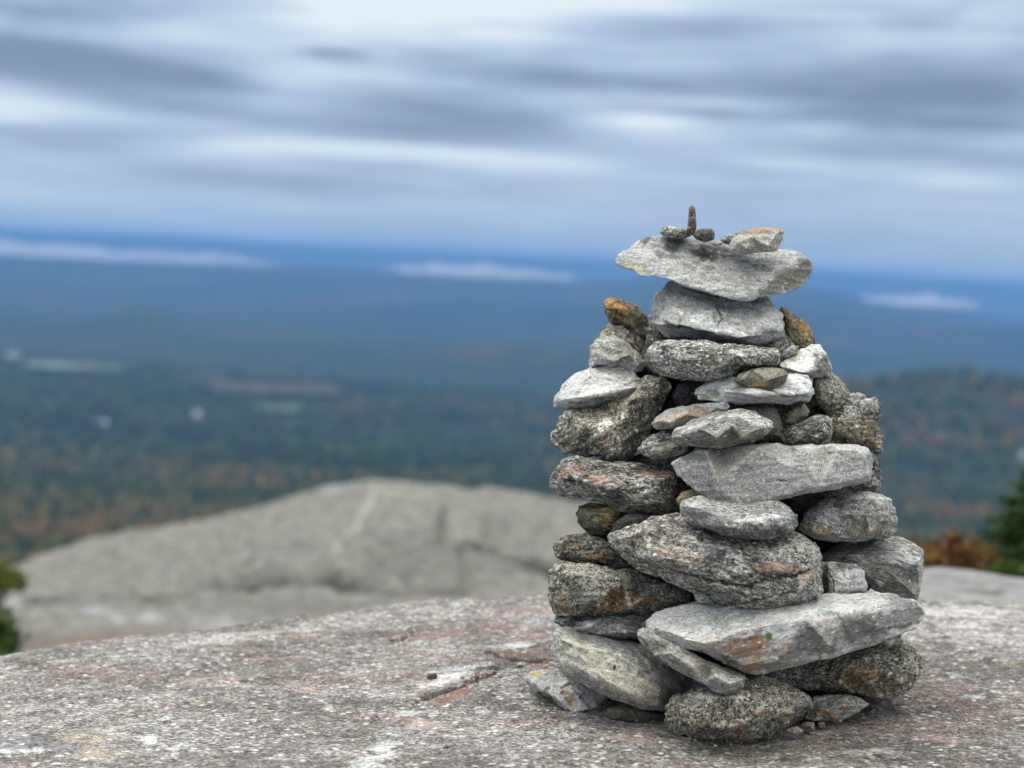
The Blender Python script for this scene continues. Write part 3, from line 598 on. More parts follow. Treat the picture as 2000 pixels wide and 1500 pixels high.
stone(CS, 'curved blue-grey stone with a dark chip scar, cradling the large smooth slab from below', 'grey',
      [(1327, 990, 0), (1335, 976, -5), (1365, 970, -15), (1400, 975, -25), (1470, 978, -30), (1525, 980, -25), (1545, 990, -12), (1557, 1005, 0), (1559, 1025, 0), (1550, 1042, 4), (1525, 1051, 8), (1487, 1055, 10), (1440, 1052, 10), (1400, 1041, 8), (1350, 1022, 4), (1332, 1008, 0)],
      [(1350, 990, 14), (1400, 1005, 30), (1442, 1018, 42), (1452, 1020, 50), (1500, 1012, 50), (1540, 1012, 30), (1490, 1032, 56), (1440, 1036, 46), (1542, 1033, 30), (1400, 1025, 34), (1488, 1045, 42)], dz=-.075, th=230, smooth=1, rough=.75, rot=-12, stretch=(1.5, 1, 1),
      stains=[(1510, 1040, 26, 8, -4, (.13, .12, .105), .9), (1380, 1005, 50, 18, 20, (.24, .24, .25), .7), (1490, 1017, 50, 10, 0, WHITE, .6), (1530, 1000, 22, 10, 10, (.36, .38, .44), .5), (1360, 985, 26, 6, 10, WHITE, .35)], cracks=[([(1442, 1018), (1436, 1032), (1432, 1042)], 1.5, 1.6)])
stone('small_stone', 'small tan nub peeking out left of the curved blue-grey stone', 'olive',
      [(1321, 975), (1331, 961), (1350, 956), (1370, 960), (1380, 972), (1365, 982), (1335, 990), (1323, 986)], dz=.0, bulge=14, th=50, rough=.5, group='stones stacked in the cairn', stains=[(1350, 970, 40, 20, 0, (.42, .33, .21), .9)])
stone(CS, 'huge dark layered boulder split by a wavy seam, in the middle of the cairn', 'dark',
      [(1185, 1050), (1192, 1037), (1230, 1030), (1250, 1026), (1275, 1009, -20), (1300, 1005, -35), (1350, 1003, -45), (1420, 1012, -50), (1500, 1025, -50), (1562, 1040, -30), (1590, 1057), (1602, 1077), (1605, 1097), (1606, 1135), (1604, 1172), (1585, 1186), (1550, 1195), (1500, 1201), (1475, 1203), (1445, 1192), (1410, 1182), (1375, 1165), (1345, 1153), (1315, 1138), (1275, 1121), (1242, 1110), (1220, 1090), (1200, 1072)],
      [(1215, 1050, 22), (1260, 1040, 30), (1300, 1028, 14), (1340, 1050, 36), (1420, 1066, 56), (1500, 1074, 58), (1570, 1075, 44), (1270, 1085, 46), (1340, 1100, 66), (1430, 1120, 78), (1520, 1115, 72), (1585, 1110, 44), (1440, 1165, 58), (1500, 1175, 56), (1560, 1160, 48), (1380, 1145, 46), (1590, 1150, 34)],
      dz=-.03, th=240, smooth=2, rough=1.1, rot=-14, stretch=(1.6, 1, 1),
      stains=[(1400, 1075, 30, 34, 0, (.13, .135, .15), .7), (1300, 1045, 50, 16, 10, (.24, .22, .19), .55), (1240, 1055, 30, 9, 20, (.38, .30, .26), .5), (1520, 1110, 60, 14, 5, (.30, .17, .13), .6), (1330, 1085, 60, 16, 15, (.27, .20, .15), .5), (1440, 1085, 18, 10, 0, (.42, .43, .43), .6), (1575, 1125, 16, 12, -20, (.45, .30, .25), .6), (1350, 1125, 50, 10, 15, (.30, .32, .27), .5), (1460, 1165, 80, 18, 5, (.24, .25, .2), .55), (1430, 1150, 40, 5, 12, (.5, .5, .48), .5)],
      cracks=[([(1290, 1108), (1325, 1118), (1375, 1131), (1425, 1144), (1462, 1147), (1476, 1136), (1525, 1129), (1570, 1120), (1603, 1104)], 4.2, 7.5), ([(1420, 1175), (1470, 1172), (1540, 1160), (1590, 1150)], 2.5, 2.5), ([(1530, 1045), (1540, 1065)], 2, 2)])
stone('small_stone', 'little grey lobe under the lower left edge of the split boulder', 'grey',
      [(1354, 1160), (1362, 1153), (1378, 1156), (1395, 1172), (1398, 1182), (1375, 1181), (1360, 1175)], dz=-.035, bulge=14, th=60, rough=.6, group='stones stacked in the cairn')
stone(CS, 'white cube-like block with a dark left side, right of the split boulder', 'white',
      [(1604, 1098, 0), (1635, 1098, -10), (1672, 1101, -10), (1686, 1118, -4), (1694, 1145, 0), (1685, 1162, 4), (1662, 1171, 6), (1620, 1175, 6), (1606, 1172, 4)],
      [(1621, 1108, 32), (1626, 1166, 34), (1668, 1112, 32), (1680, 1150, 28), (1655, 1162, 34), (1650, 1135, 38)], dz=-.03, th=110, smooth=1, rough=.8,
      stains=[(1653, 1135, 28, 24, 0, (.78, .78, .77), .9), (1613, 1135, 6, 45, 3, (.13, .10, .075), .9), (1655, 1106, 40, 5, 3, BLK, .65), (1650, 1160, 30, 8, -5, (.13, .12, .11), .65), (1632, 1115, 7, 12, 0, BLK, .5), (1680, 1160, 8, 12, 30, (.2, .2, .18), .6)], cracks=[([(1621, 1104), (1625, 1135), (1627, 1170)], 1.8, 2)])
stone(CS, 'long brushed grey block with a squared-off end jutting out to the right', 'grey',
      [(1600, 1085, 0), (1625, 1066, -20), (1675, 1054, -40), (1732, 1047, -50), (1755, 1050, -45), (1785, 1062, -25), (1802, 1075, -12), (1805, 1110, -6), (1800, 1140, -2), (1791, 1173, 0), (1775, 1170, 5), (1725, 1157, 5), (1692, 1146, 5), (1650, 1145, 5), (1600, 1130, 0)],
      [(1650, 1084, 26), (1700, 1084, 34), (1745, 1090, 36), (1793, 1103, 26), (1786, 1162, 26), (1740, 1120, 36), (1690, 1120, 34), (1720, 1148, 30), (1640, 1115, 20)], dz=-.01, th=210, smooth=1, rough=.65, rot=-12, stretch=(3.5, 1, 1),
      stains=[(1770, 1085, 24, 12, 25, WHITE, .5), (1799, 1115, 5, 50, 3, WHITE, .7), (1740, 1125, 70, 30, 12, (.23, .225, .2), .7), (1660, 1070, 40, 10, 0, (.2, .2, .19), .5)])
stone(CS, 'flat white slab with fine wavy bands under the small brown wedge', 'white',
      [(1355, 769, 0), (1365, 755, -8), (1390, 745, -18), (1435, 738, -25), (1500, 735, -28), (1560, 732, -25), (1580, 731, -20), (1589, 752, -5), (1590, 768, 0), (1584, 783, 4), (1555, 787, 8), (1475, 787, 10), (1400, 786, 8), (1364, 783, 3)],
      [(1375, 768, 14), (1420, 764, 24), (1480, 770, 34), (1545, 770, 32), (1578, 768, 18), (1550, 748, 10), (1420, 750, 2)], dz=-.03, th=130, smooth=1, rough=1.0, rot=-6, stretch=(2.6, 1, 1),
      stains=[(1380, 766, 26, 12, 0, (.26, .27, .22), .75), (1510, 776, 50, 7, 5, (.33, .33, .3), .6), (1440, 760, 22, 4, 10, (.24, .22, .2), .6)], cracks=[([(1480, 758), (1530, 772), (1585, 778)], 1.6, 1.8), ([(1553, 780), (1556, 765), (1568, 755)], 1.4, 1.6)])
stone('small_stone', 'smooth brown wedge with a rusty lower edge lying on the wavy banded white slab', 'olive',
      [(1434, 745, 0), (1442, 732, -5), (1467, 721, -14), (1500, 718, -16), (1525, 720, -14), (1540, 730, -4), (1536, 745, 0), (1512, 761, 4), (1490, 763, 6), (1460, 756, 5)], [(1450, 742, 14), (1500, 742, 22), (1527, 734, 14), (1495, 753, 18)], dz=-.06, th=60, smooth=1, rough=.5,
      group='stones stacked in the cairn', stains=[(1485, 732, 45, 11, 0, (.27, .245, .21), .9), (1485, 755, 28, 8, 5, (.24, .15, .07), .8), (1525, 740, 14, 12, 0, (.21, .17, .145), .8)])
stone('small_stone', 'thin brown flake wedged between the brown wedge and the angular white stone', 'olive',
      [(1534, 734), (1540, 728), (1560, 728), (1569, 733), (1562, 739), (1538, 739)], dz=-.035, th=40, bulge=5, rough=.3, group='stones stacked in the cairn', stains=[(1550, 733, 40, 12, 0, (.22, .16, .13), .9)])
stone(CS, 'angular stone with a bright white top and grey right side on the right shoulder', 'white',
      [(1524, 713, 5), (1532, 702, -4), (1560, 685, -20), (1585, 674, -30), (1600, 675, -30), (1612, 690, -22), (1618, 705, -15), (1626, 722, -8), (1622, 736, 0), (1590, 739, 10), (1567, 735, 18), (1545, 730, 16), (1530, 719, 10)],
      [(1540, 719, 22), (1560, 726, 30), (1577, 726, 32), (1594, 710, 14), (1610, 694, -6), (1565, 702, 6), (1605, 722, 8)], dz=-.03, th=90, smooth=1, rough=.8,
      stains=[(1610, 716, 26, 26, -40, (.17, .165, .145), 1.0), (1588, 733, 20, 8, -10, (.24, .23, .2), .85), (1550, 700, 22, 6, -40, (.55, .42, .34), .4)])  # grey laid over the right side facet
stone(CS, 'smooth rounded sandy grey stone below the angular white-topped stone', 'coarse',
      [(1586, 740), (1600, 727), (1622, 724), (1645, 745), (1661, 770), (1654, 788), (1641, 805), (1615, 808), (1597, 793), (1588, 778), (1586, 755)], dz=.01, bulge=34, th=130, rough=.45, stains=[(1622, 765, 60, 50, 0, (.31, .30, .25), .6), (1610, 795, 30, 10, 20, (.3, .25, .16), .5)])
stone(CS, 'craggy crumbling stone with golden grains jutting out on the right', 'coarse',
      [(1625, 790), (1650, 772), (1661, 771), (1687, 780), (1705, 788), (1718, 795), (1720, 810), (1712, 820), (1709, 838), (1718, 850), (1722, 867), (1716, 879), (1700, 873), (1660, 871), (1620, 870), (1612, 842), (1615, 815)],
      [(1660, 795, 14), (1705, 803, 20), (1665, 815, 30), (1700, 835, 24), (1660, 850, 34), (1705, 862, 20), (1640, 840, 30)], dz=.0, th=160, smooth=1, rough=2.1,
      stains=[(1680, 790, 40, 9, 18, (.5, .5, .5), .6), (1658, 800, 10, 6, 20, WHITE, .8), (1690, 840, 40, 22, 0, (.38, .29, .16), .6), (1706, 866, 18, 12, 0, (.52, .38, .2), .7), (1650, 840, 26, 26, 0, (.24, .2, .12), .5)])
stone(CS, 'dark banded stone in the hollow left of the craggy golden stone', 'dark',
      [(1529, 856), (1535, 843), (1562, 826), (1590, 813), (1610, 811), (1622, 820), (1628, 840), (1622, 857), (1612, 868), (1575, 871), (1540, 868)], dz=.0, bulge=34, th=130, rot=25, stretch=(2, 1, 1), stains=[(1560, 855, 28, 8, -15, (.24, .17, .12), .5), (1600, 822, 20, 6, -10, (.5, .48, .42), .4)])
stone('small_stone', 'small smooth khaki stone standing in the dark gap under the wavy banded slab', 'olive',
      [(1531, 826), (1540, 805), (1557, 791), (1571, 787), (1581, 803), (1578, 813), (1560, 823), (1546, 831)], dz=.01, bulge=16, th=60, rough=.5, group='stones stacked in the cairn', stains=[(1560, 805, 40, 40, 0, (.28, .27, .2), .8)])
stone('small_stone', 'small oval grey pebble perched against the brown triangular stone', 'grey',
      [(1527, 699), (1530, 686), (1548, 674), (1561, 675), (1557, 690), (1540, 702)], dz=-.02, bulge=11, th=35, rough=.5, group='stones stacked in the cairn')
stone(CS, 'golden brown triangular stone leaning behind the upper right of the block under the cap', 'brown',
      [(1522, 606), (1527, 601), (1540, 607), (1570, 627), (1587, 650), (1595, 674), (1580, 684), (1555, 690), (1538, 680), (1534, 642), (1530, 622)], dz=.06, bulge=22, th=70, rot=-50, stretch=(1.3, 1, 1),
      stains=[(1565, 640, 36, 12, 50, (.33, .21, .10), .6), (1550, 655, 16, 16, 0, (.17, .17, .11), .7), (1575, 665, 14, 14, 0, (.36, .28, .17), .5)])
stone(CS, 'slim pale stone with an orange stain, tip pointing up right, in the centre left gap', 'pale',
      [(1271, 828, 0), (1280, 816, -4), (1300, 802, -10), (1350, 790, -15), (1400, 785, -14), (1417, 785, -10), (1425, 792, 0), (1420, 801, 2), (1375, 817, 5), (1337, 828, 6), (1312, 835, 6), (1282, 837, 3)], [(1290, 822, 16), (1340, 808, 24), (1400, 795, 14), (1310, 825, 20)], dz=-.03, th=90, smooth=2, rough=.6, rot=15, stretch=(2, 1, 1),
      stains=[(1340, 810, 50, 8, -14, (.50, .32, .18), .7), (1285, 827, 16, 8, 0, (.45, .35, .22), .7), (1390, 790, 30, 4, -5, WHITE, .6)])
stone(CS, 'striped grey lens-shaped stone lying above the large smooth slab', 'grey',
      [(1312, 850, 0), (1320, 840, -4), (1350, 822, -14), (1400, 806, -22), (1440, 802, -24), (1475, 805, -20), (1500, 816, -10), (1516, 835, 0), (1500, 850, 2), (1475, 861, 5), (1425, 871, 8), (1375, 876, 8), (1330, 869, 4), (1315, 860, 0)],
      [(1330, 851, 16), (1370, 838, 34), (1430, 830, 46), (1485, 836, 32), (1400, 855, 44), (1450, 852, 40), (1440, 815, 12), (1380, 820, 8)], dz=-.055, th=150, smooth=2, rough=.8, rot=10, stretch=(3, 1, 1),
      stains=[(1440, 812, 60, 4, -3, WHITE, .6), (1370, 830, 40, 4, -20, WHITE, .55), (1480, 822, 26, 7, 15, WHITE, .4), (1430, 857, 90, 14, -5, (.17, .17, .135), .7)])
stone(CS, 'smooth green-grey stone just visible behind the right end of the striped grey lens', 'olive',
      [(1430, 795), (1475, 790), (1512, 795), (1522, 815), (1533, 840), (1527, 853), (1495, 856), (1450, 850), (1430, 825)], dz=.02, bulge=26, th=100, rough=.5)
stone(CS, 'dark streaky stone with a yellow fleck tucked under the striped grey lens', 'dark',
      [(1247, 878), (1255, 865), (1275, 850), (1300, 838), (1330, 838), (1350, 855), (1352, 878), (1337, 887), (1312, 891), (1275, 896), (1257, 888)], dz=.0, bulge=26, th=100, rot=12, stretch=(2.5, 1, 1), stains=[(1307, 877, 18, 4, -10, YEL, .8), (1300, 870, 50, 8, -10, (.33, .34, .28), .6)])
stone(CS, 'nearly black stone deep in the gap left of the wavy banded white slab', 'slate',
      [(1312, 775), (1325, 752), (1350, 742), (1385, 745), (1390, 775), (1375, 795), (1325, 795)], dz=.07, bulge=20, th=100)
stone('small_stone', 'grey stone corner showing between the orange stained egg and the ridged block', 'dark',
      [(1258, 640), (1285, 632), (1325, 655), (1330, 680), (1290, 690), (1262, 678)], dz=.06, bulge=18, th=100, group='stones stacked in the cairn')
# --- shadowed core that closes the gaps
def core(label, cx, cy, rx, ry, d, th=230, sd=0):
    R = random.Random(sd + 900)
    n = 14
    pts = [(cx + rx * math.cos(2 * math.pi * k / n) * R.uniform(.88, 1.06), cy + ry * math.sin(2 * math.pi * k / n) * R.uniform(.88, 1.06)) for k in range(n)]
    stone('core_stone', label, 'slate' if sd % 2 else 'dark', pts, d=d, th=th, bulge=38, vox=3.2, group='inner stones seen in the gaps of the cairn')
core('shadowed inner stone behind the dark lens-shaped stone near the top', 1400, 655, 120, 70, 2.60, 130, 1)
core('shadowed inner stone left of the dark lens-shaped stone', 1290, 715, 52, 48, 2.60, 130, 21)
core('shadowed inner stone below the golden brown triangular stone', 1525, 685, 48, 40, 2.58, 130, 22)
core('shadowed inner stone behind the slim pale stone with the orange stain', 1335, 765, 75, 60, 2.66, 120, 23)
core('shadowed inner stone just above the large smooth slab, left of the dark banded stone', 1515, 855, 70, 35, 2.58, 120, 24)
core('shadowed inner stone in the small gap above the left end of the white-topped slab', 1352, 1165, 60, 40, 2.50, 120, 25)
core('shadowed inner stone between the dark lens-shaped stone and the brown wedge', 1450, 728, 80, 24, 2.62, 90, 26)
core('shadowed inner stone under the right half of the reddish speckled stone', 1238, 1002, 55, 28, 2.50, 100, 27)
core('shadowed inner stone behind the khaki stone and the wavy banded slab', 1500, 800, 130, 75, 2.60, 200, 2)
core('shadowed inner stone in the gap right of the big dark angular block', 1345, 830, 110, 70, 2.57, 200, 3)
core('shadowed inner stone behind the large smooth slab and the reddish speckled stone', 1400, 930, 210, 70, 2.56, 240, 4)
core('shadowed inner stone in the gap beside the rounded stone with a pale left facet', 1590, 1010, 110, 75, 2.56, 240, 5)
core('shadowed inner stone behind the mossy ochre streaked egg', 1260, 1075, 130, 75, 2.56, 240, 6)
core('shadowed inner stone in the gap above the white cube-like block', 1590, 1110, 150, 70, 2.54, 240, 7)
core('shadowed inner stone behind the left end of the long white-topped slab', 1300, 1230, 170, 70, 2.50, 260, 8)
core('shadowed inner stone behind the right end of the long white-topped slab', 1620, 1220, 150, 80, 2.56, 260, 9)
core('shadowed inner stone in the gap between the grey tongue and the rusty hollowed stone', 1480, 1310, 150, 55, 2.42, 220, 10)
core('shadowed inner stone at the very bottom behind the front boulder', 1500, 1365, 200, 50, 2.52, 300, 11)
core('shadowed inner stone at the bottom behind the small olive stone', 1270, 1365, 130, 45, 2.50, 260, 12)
# ---------------------------------------------------------------- foreground granite
def granite_ground_material():
    m = bpy.data.materials.new('foreground_granite'); m.use_nodes = True
    N = Nodes(m.node_tree)
    co = N.new('ShaderNodeAttribute', attribute_name='uvw').outputs['Vector']
    stn = N.new('ShaderNodeAttribute', attribute_name='stain')
    mp = N.new('ShaderNodeVectorMath', {0: co, 1: (0.55, 1.0, 1.0)}, operation='MULTIPLY').outputs[0]
    big = N.noise(mp, 5.5, 5.0, .65, .5)
    clus = N.noise(mp, 11.0, 4.0, .6, .3)
    med = N.noise(mp, 40.0, 6.0, .74, .3)
    fine = N.noise(mp, 300.0, 3.0, .7)
    v1 = N.new('ShaderNodeTexVoronoi', {'Vector': mp, 'Scale': 420.0}); s1 = N.new('ShaderNodeSeparateColor', {0: v1.outputs['Color']})
    v2 = N.new('ShaderNodeTexVoronoi', {'Vector': mp, 'Scale': 130.0}); s2 = N.new('ShaderNodeSeparateColor', {0: v2.outputs['Color']})
    t = N.math('ADD', N.math('MULTIPLY', N.math('SUBTRACT', med, .5), 1.7), N.math('MULTIPLY', N.math('SUBTRACT', fine, .5), 1.6))
    t = N.math('ADD', t, N.math('MULTIPLY', N.math('SUBTRACT', s1.outputs[0], .5), .7))
    t = N.math('ADD', t, N.math('MULTIPLY', N.math('SUBTRACT', big, .5), 1.25))
    t = N.math('ADD', t, .5, clamp=True)
    base = N.ramp(t, [(0, (.055, .050, .047)), (.3, (.112, .104, .098)), (.52, (.18, .168, .158)), (.78, (.295, .28, .268)), (1, (.50, .485, .475))])
    red = N.noise(N.new('ShaderNodeVectorMath', {0: co, 1: (3.4, 8, 6)}, operation='MULTIPLY').outputs[0], 1.0, 6.0, .7, .4)
    redm = N.math('MULTIPLY', N.maprange(red, .49, .64, 0, .55), N.maprange(fine, .4, .6, .3, 1.0))
    base = N.mix(redm, base, N.mix(1.0, (.36, .20, .165), N.ramp(t, [(0, .25), (.5, .8), (1, 1.3)]), 'MULTIPLY'))
    oc = N.maprange(N.noise(co, 17.0, 4.0, .6), .60, .72, 0, .5)
    base = N.mix(oc, base, N.mix(1.0, (.42, .36, .24), N.ramp(t, [(0, .3), (.5, .8), (1, 1.3)]), 'MULTIPLY'))
    sa = N.math('ADD', stn.outputs['Alpha'], N.math('MULTIPLY', N.math('SUBTRACT', med, .5), 2.4))
    sa = N.math('MULTIPLY', N.math('MINIMUM', sa, 1.0, clamp=True), N.maprange(stn.outputs['Alpha'], .02, .15, 0, 1))
    col = N.mix(sa, base, N.mix(1.0, stn.outputs['Color'], N.ramp(t, [(0, .5), (.5, 1.0), (1, 1.35)]), 'MULTIPLY'))
    wm = N.math('MULTIPLY', N.math('GREATER_THAN', s2.outputs[1], N.maprange(clus, .35, .65, 1.0, .55)), N.maprange(v2.outputs['Distance'], .2, .5, 1, 0))
    col = N.mix(N.math('MULTIPLY', wm, .75), col, (.74, .73, .72))
    km = N.math('MULTIPLY', N.math('GREATER_THAN', s1.outputs[2], .86), N.maprange(v1.outputs['Distance'], .3, .6, 1, 0))
    col = N.mix(N.math('MULTIPLY', km, .8), col, (.05, .04, .045))
    h = N.math('ADD', N.math('MULTIPLY', med, 1.6), N.math('ADD', N.math('MULTIPLY', fine, .8), N.math('MULTIPLY', s1.outputs[1], .15)))
    bmp = N.new('ShaderNodeBump', {'Height': h, 'Strength': .9, 'Distance': .006})
    b = N.new('ShaderNodeBsdfPrincipled', {'Base Color': col, 'Roughness': .8, 'Normal': bmp.outputs[0]})
    b.inputs['Specular IOR Level'].default_value = .3
    N.new('ShaderNodeOutputMaterial', {'Surface': b.outputs[0]})
    return m

def plain_rock_material(name, light, dark, s1=6.0, s2=60.0, bump=.01):
    m = bpy.data.materials.new(name); m.use_nodes = True
    N = Nodes(m.node_tree)
    co = N.new('ShaderNodeAttribute', attribute_name='uvw').outputs['Vector']
    stn = N.new('ShaderNodeAttribute', attribute_name='stain')
    a = N.noise(co, s1, 6.0, .65, .3); b_ = N.noise(co, s2, 4.0, .7)
    t = N.math('ADD', N.math('ADD', N.math('MULTIPLY', N.math('SUBTRACT', a, .5), 1.7), N.math('MULTIPLY', N.math('SUBTRACT', b_, .5), 1.6)), .5, clamp=True)
    base = N.ramp(t, [(0, dark), (.5, tuple((x + y) / 2 for x, y in zip(light, dark))), (1, light)])
    col = N.mix(stn.outputs['Alpha'], base, N.mix(1.0, stn.outputs['Color'], N.ramp(t, [(0, .6), (1, 1.4)]), 'MULTIPLY'))
    bmp = N.new('ShaderNodeBump', {'Height': t, 'Strength': .8, 'Distance': bump})
    b = N.new('ShaderNodeBsdfPrincipled', {'Base Color': col, 'Roughness': .85, 'Normal': bmp.outputs[0]})
    N.new('ShaderNodeOutputMaterial', {'Surface': b.outputs[0]})
    return m

RIM = [(-1200, 1440), (-500, 1350), (0, 1300), (150, 1274), (320, 1252), (500, 1228), (700, 1205), (860, 1188), (915, 1181), (945, 1187), (1070, 1170), (1300, 1165), (1780, 1178), (2000, 1186), (2600, 1215), (3200, 1240)]
RAZ = np.array([azel(*p) for p in RIM])      # azimuth, tangent
def rim_r(az): return np.interp(az, [-.6, -.33, -.1, .1, .35, .7], [2.75, 2.85, 3.05, 3.15, 3.35, 3.5])
def fg_height(az, r):
    tan = np.interp(az, RAZ[:, 0], RAZ[:, 1])
    rr = rim_r(az)
    zr = rr * tan
    zn = np.interp(az, [-.6, -.33, -.1, .0, .6], [-.82, -.765, -.735, -.725, -.72])
    s = np.clip((r - 1.4) / (rr - 1.4), 0, 1)
    z = zn + (zr - zn) * s ** 1.6
    e = np.maximum(r - rr, 0)
    z = z - np.where(e < .5, e * e * 1.1, .275 + (e - .5) * 1.1)
    return z

def build_foreground():
    a_in = np.linspace(-.40, .40, 760); a_l = np.linspace(-1.5, -.405, 60); a_r = np.linspace(.405, 1.5, 60)
    az = np.concatenate([a_l, a_in, a_r])
    r = np.concatenate([np.linspace(.25, 1.7, 20), np.linspace(1.72, 2.7, 330), np.linspace(2.703, 3.9, 260), np.linspace(4.0, 6.5, 20)])
    A, R = np.meshgrid(az, r, indexing='ij'); A = A.ravel(); R = R.ravel()
    x, y = R * np.sin(A), R * np.cos(A)
    z = fg_height(A, R)
    P = np.stack([x, y, np.zeros_like(x)], 1)
    z += .006 * fbm(P * 2.3 + 3, 2) + .0045 * fbm(P * np.array([9, 14, 9]), 3, .6) + .0022 * fbm(P * np.array([38, 60, 40]) + 9, 2, .6)
    z -= .005 * np.clip(.25 - np.abs(perlin(P * np.array([5, 9, 6]) + 31)), 0, 1)
    V = np.stack([x, y, z], 1)
    px, py = project(V)
    n = len(x); st = np.zeros((n, 4)); st[:, :3] = .3
    wob = fbm(P * np.array([22, 34, 22]), 4, .7)
    # a thin peeled layer of the granite: the sheet above the line stands proud of the rock below it
    seams = []
    for pts, hgt, wd in [([(790, 1378), (835, 1368), (880, 1348), (925, 1330), (960, 1315), (985, 1300)], .0045, 1.8),
                         ([(925, 1272), (965, 1278), (1000, 1290), (1040, 1293), (1090, 1290)], .004, 1.8),
                         ([(755, 1252), (790, 1248), (815, 1240)], .003, 1.6)]:
        d, sd_, tt = poly_dist(px + wob * 5, py + wob * 5, pts)
        fade = np.clip(np.minimum(tt, 1 - tt) * 7, 0, 1)
        up_side = sd_ if pts[0][0] < pts[-1][0] else -sd_
        V[:, 2] += np.where(up_side < 0, 0, hgt * fade * np.exp(-(d / 70) ** 2))
        gk = fade * np.exp(-(d / wd) ** 2)
        V[:, 2] -= hgt * 1.2 * gk
        seams.append(gk)
    def blot(cx, cy, rx, ry, ang, c, amt):
        a = math.radians(ang)
        u = ((px - cx) * math.cos(a) + (py - cy) * math.sin(a)) / rx
        v = (-(px - cx) * math.sin(a) + (py - cy) * math.cos(a)) / ry
        q = np.clip((1.05 - np.hypot(u, v) + .5 * wob) * 1.3, 0, 1) * amt
        k = q > st[:, 3]
        st[k, :3] = c; st[:, 3] = np.maximum(st[:, 3], q)
    W_ = (.62, .62, .63); R_ = (.25, .125, .09); P_ = (.40, .28, .24); D_ = (.12, .115, .12); O_ = (.46, .34, .2)
    for b in [(880, 1362, 55, 9, -22, R_, .9), (930, 1328, 45, 6, -25, (.2, .10, .07), .8), (870, 1330, 70, 15, -15, W_, .8), (900, 1310, 60, 8, -8, W_, .7), (830, 1350, 36, 9, -20, P_, .6), (880, 1327, 40, 4, -8, R_, .7),
              (1010, 1265, 50, 9, -8, W_, .75), (1040, 1250, 50, 5, -8, R_, .6), (1020, 1282, 55, 8, 4, R_, .75), (960, 1228, 45, 7, 5, R_, .75), (850, 1242, 60, 5, -5, R_, .45), (780, 1247, 36, 5, -8, P_, .6), (1060, 1295, 50, 8, 0, (.28, .14, .11), .65),
              (745, 1462, 44, 18, -40, W_, .8), (720, 1490, 60, 22, -30, W_, .8), (810, 1410, 60, 18, 15, P_, .55), (790, 1395, 40, 8, 0, W_, .5), (940, 1390, 16, 6, 0, W_, .8), (905, 1180, 40, 4, 0, W_, .6), (985, 1376, 44, 10, 0, (.12, .08, .09), .6), (1000, 1380, 20, 10, 10, (.1, .075, .09), .7),
              (90, 1450, 90, 20, 8, (.24, .23, .24), .6), (150, 1440, 90, 20, -5, (.33, .27, .19), .5), (190, 1472, 75, 16, 10, (.34, .27, .18), .45), (60, 1485, 90, 14, 0, (.11, .105, .10), .5), (30, 1465, 40, 14, 0, W_, .6), (290, 1445, 16, 14, 30, W_, .9), (345, 1460, 28, 18, -60, W_, .6), (75, 1465, 16, 9, 10, W_, .9), (325, 1405, 20, 6, -5, W_, .8), (560, 1455, 70, 22, 0, D_, .45), (370, 1475, 40, 14, 15, D_, .5), (520, 1470, 60, 12, -20, D_, .5),
              (1240, 1440, 120, 14, 5, (.30, .2, .17), .4), (640, 1385, 20, 5, 0, (.6, .57, .48), .8), (1100, 1400, 60, 9, 6, (.14, .11, .11), .5), (600, 1345, 20, 5, 0, P_, .7), (500, 1290, 90, 7, -5, P_, .35), (420, 1330, 140, 8, -3, P_, .3),  # dark blot at the cairn's left foot is its contact shadow, painted
              (1830, 1235, 26, 4, 0, D_, .6), (1900, 1360, 30, 5, 8, W_, .7), (1880, 1322, 30, 4, 6, W_, .6), (1930, 1196, 260, 16, 3, (.55, .545, .54), .6), (1930, 1240, 220, 28, 3, (.46, .44, .43), .5), (500, 1240, 520, 12, -8, (.46, .45, .44), .35), (1850, 1450, 60, 10, 8, (.42, .24, .22), .5), (1700, 1470, 80, 14, 0, W_, .5)]:  # wide pale blots along the rim paint in grazing sky light
        blot(*b)
    for gk in seams:
        k = gk > .3
        st[k, :3] = (.05, .028, .022); st[k, 3] = np.clip(gk[k] * 1.1, 0, .9)
    ob = mesh_from('bedrock_ground', V, grid_faces(len(az), len(r)), granite_ground_material())
    set_attr(ob.data, 'uvw', V); set_attr(ob.data, 'stain', st)
    tag(ob, 'speckled pink and grey granite bedrock the cairn stands on', 'bedrock', kind='structure')
    return ob
build_foreground()

def fg_point(px, py):
    """where the picture ray meets the foreground rock"""
    d = ray(px, py); hd = math.hypot(d[0], d[1]); az = math.atan2(d[0], d[1])
    rs = np.linspace(1.6, 4.0, 600)
    zz = fg_height(np.full(600, az), rs); zl = rs * d[2] / hd
    k = int(np.argmax(zl < zz)) if (zl < zz).any() else 599
    return rs[k] / hd / 1.0

for lab, mt, out_, st_ in [
    ('dark grey square pebble lying alone on the granite left of the cairn', 'slate', [(833, 1320), (837, 1315), (853, 1315), (854, 1322), (848, 1329), (835, 1330)], ()),
    ('small brown pebble on the granite ledge just left of the cream block', 'brown', [(1008, 1302), (1014, 1298), (1023, 1299), (1022, 1304), (1013, 1306)], ()),
    ('tiny round pinkish pebble on the granite beside the yellow stained stone', 'brown', [(1074, 1399), (1079, 1395), (1085, 1397), (1085, 1403), (1078, 1405)], [(1080, 1400, 20, 20, 0, (.36, .24, .2), .9)])]:
    c = (sum(p[0] for p in out_) / len(out_), max(p[1] for p in out_))
    stone('pebble', lab, mt, out_, d=fg_point(*c), dz=.003, th=9, bulge=4, rough=.25, smooth=1, vox=.5, group='loose pebbles on the bedrock', stains=st_)

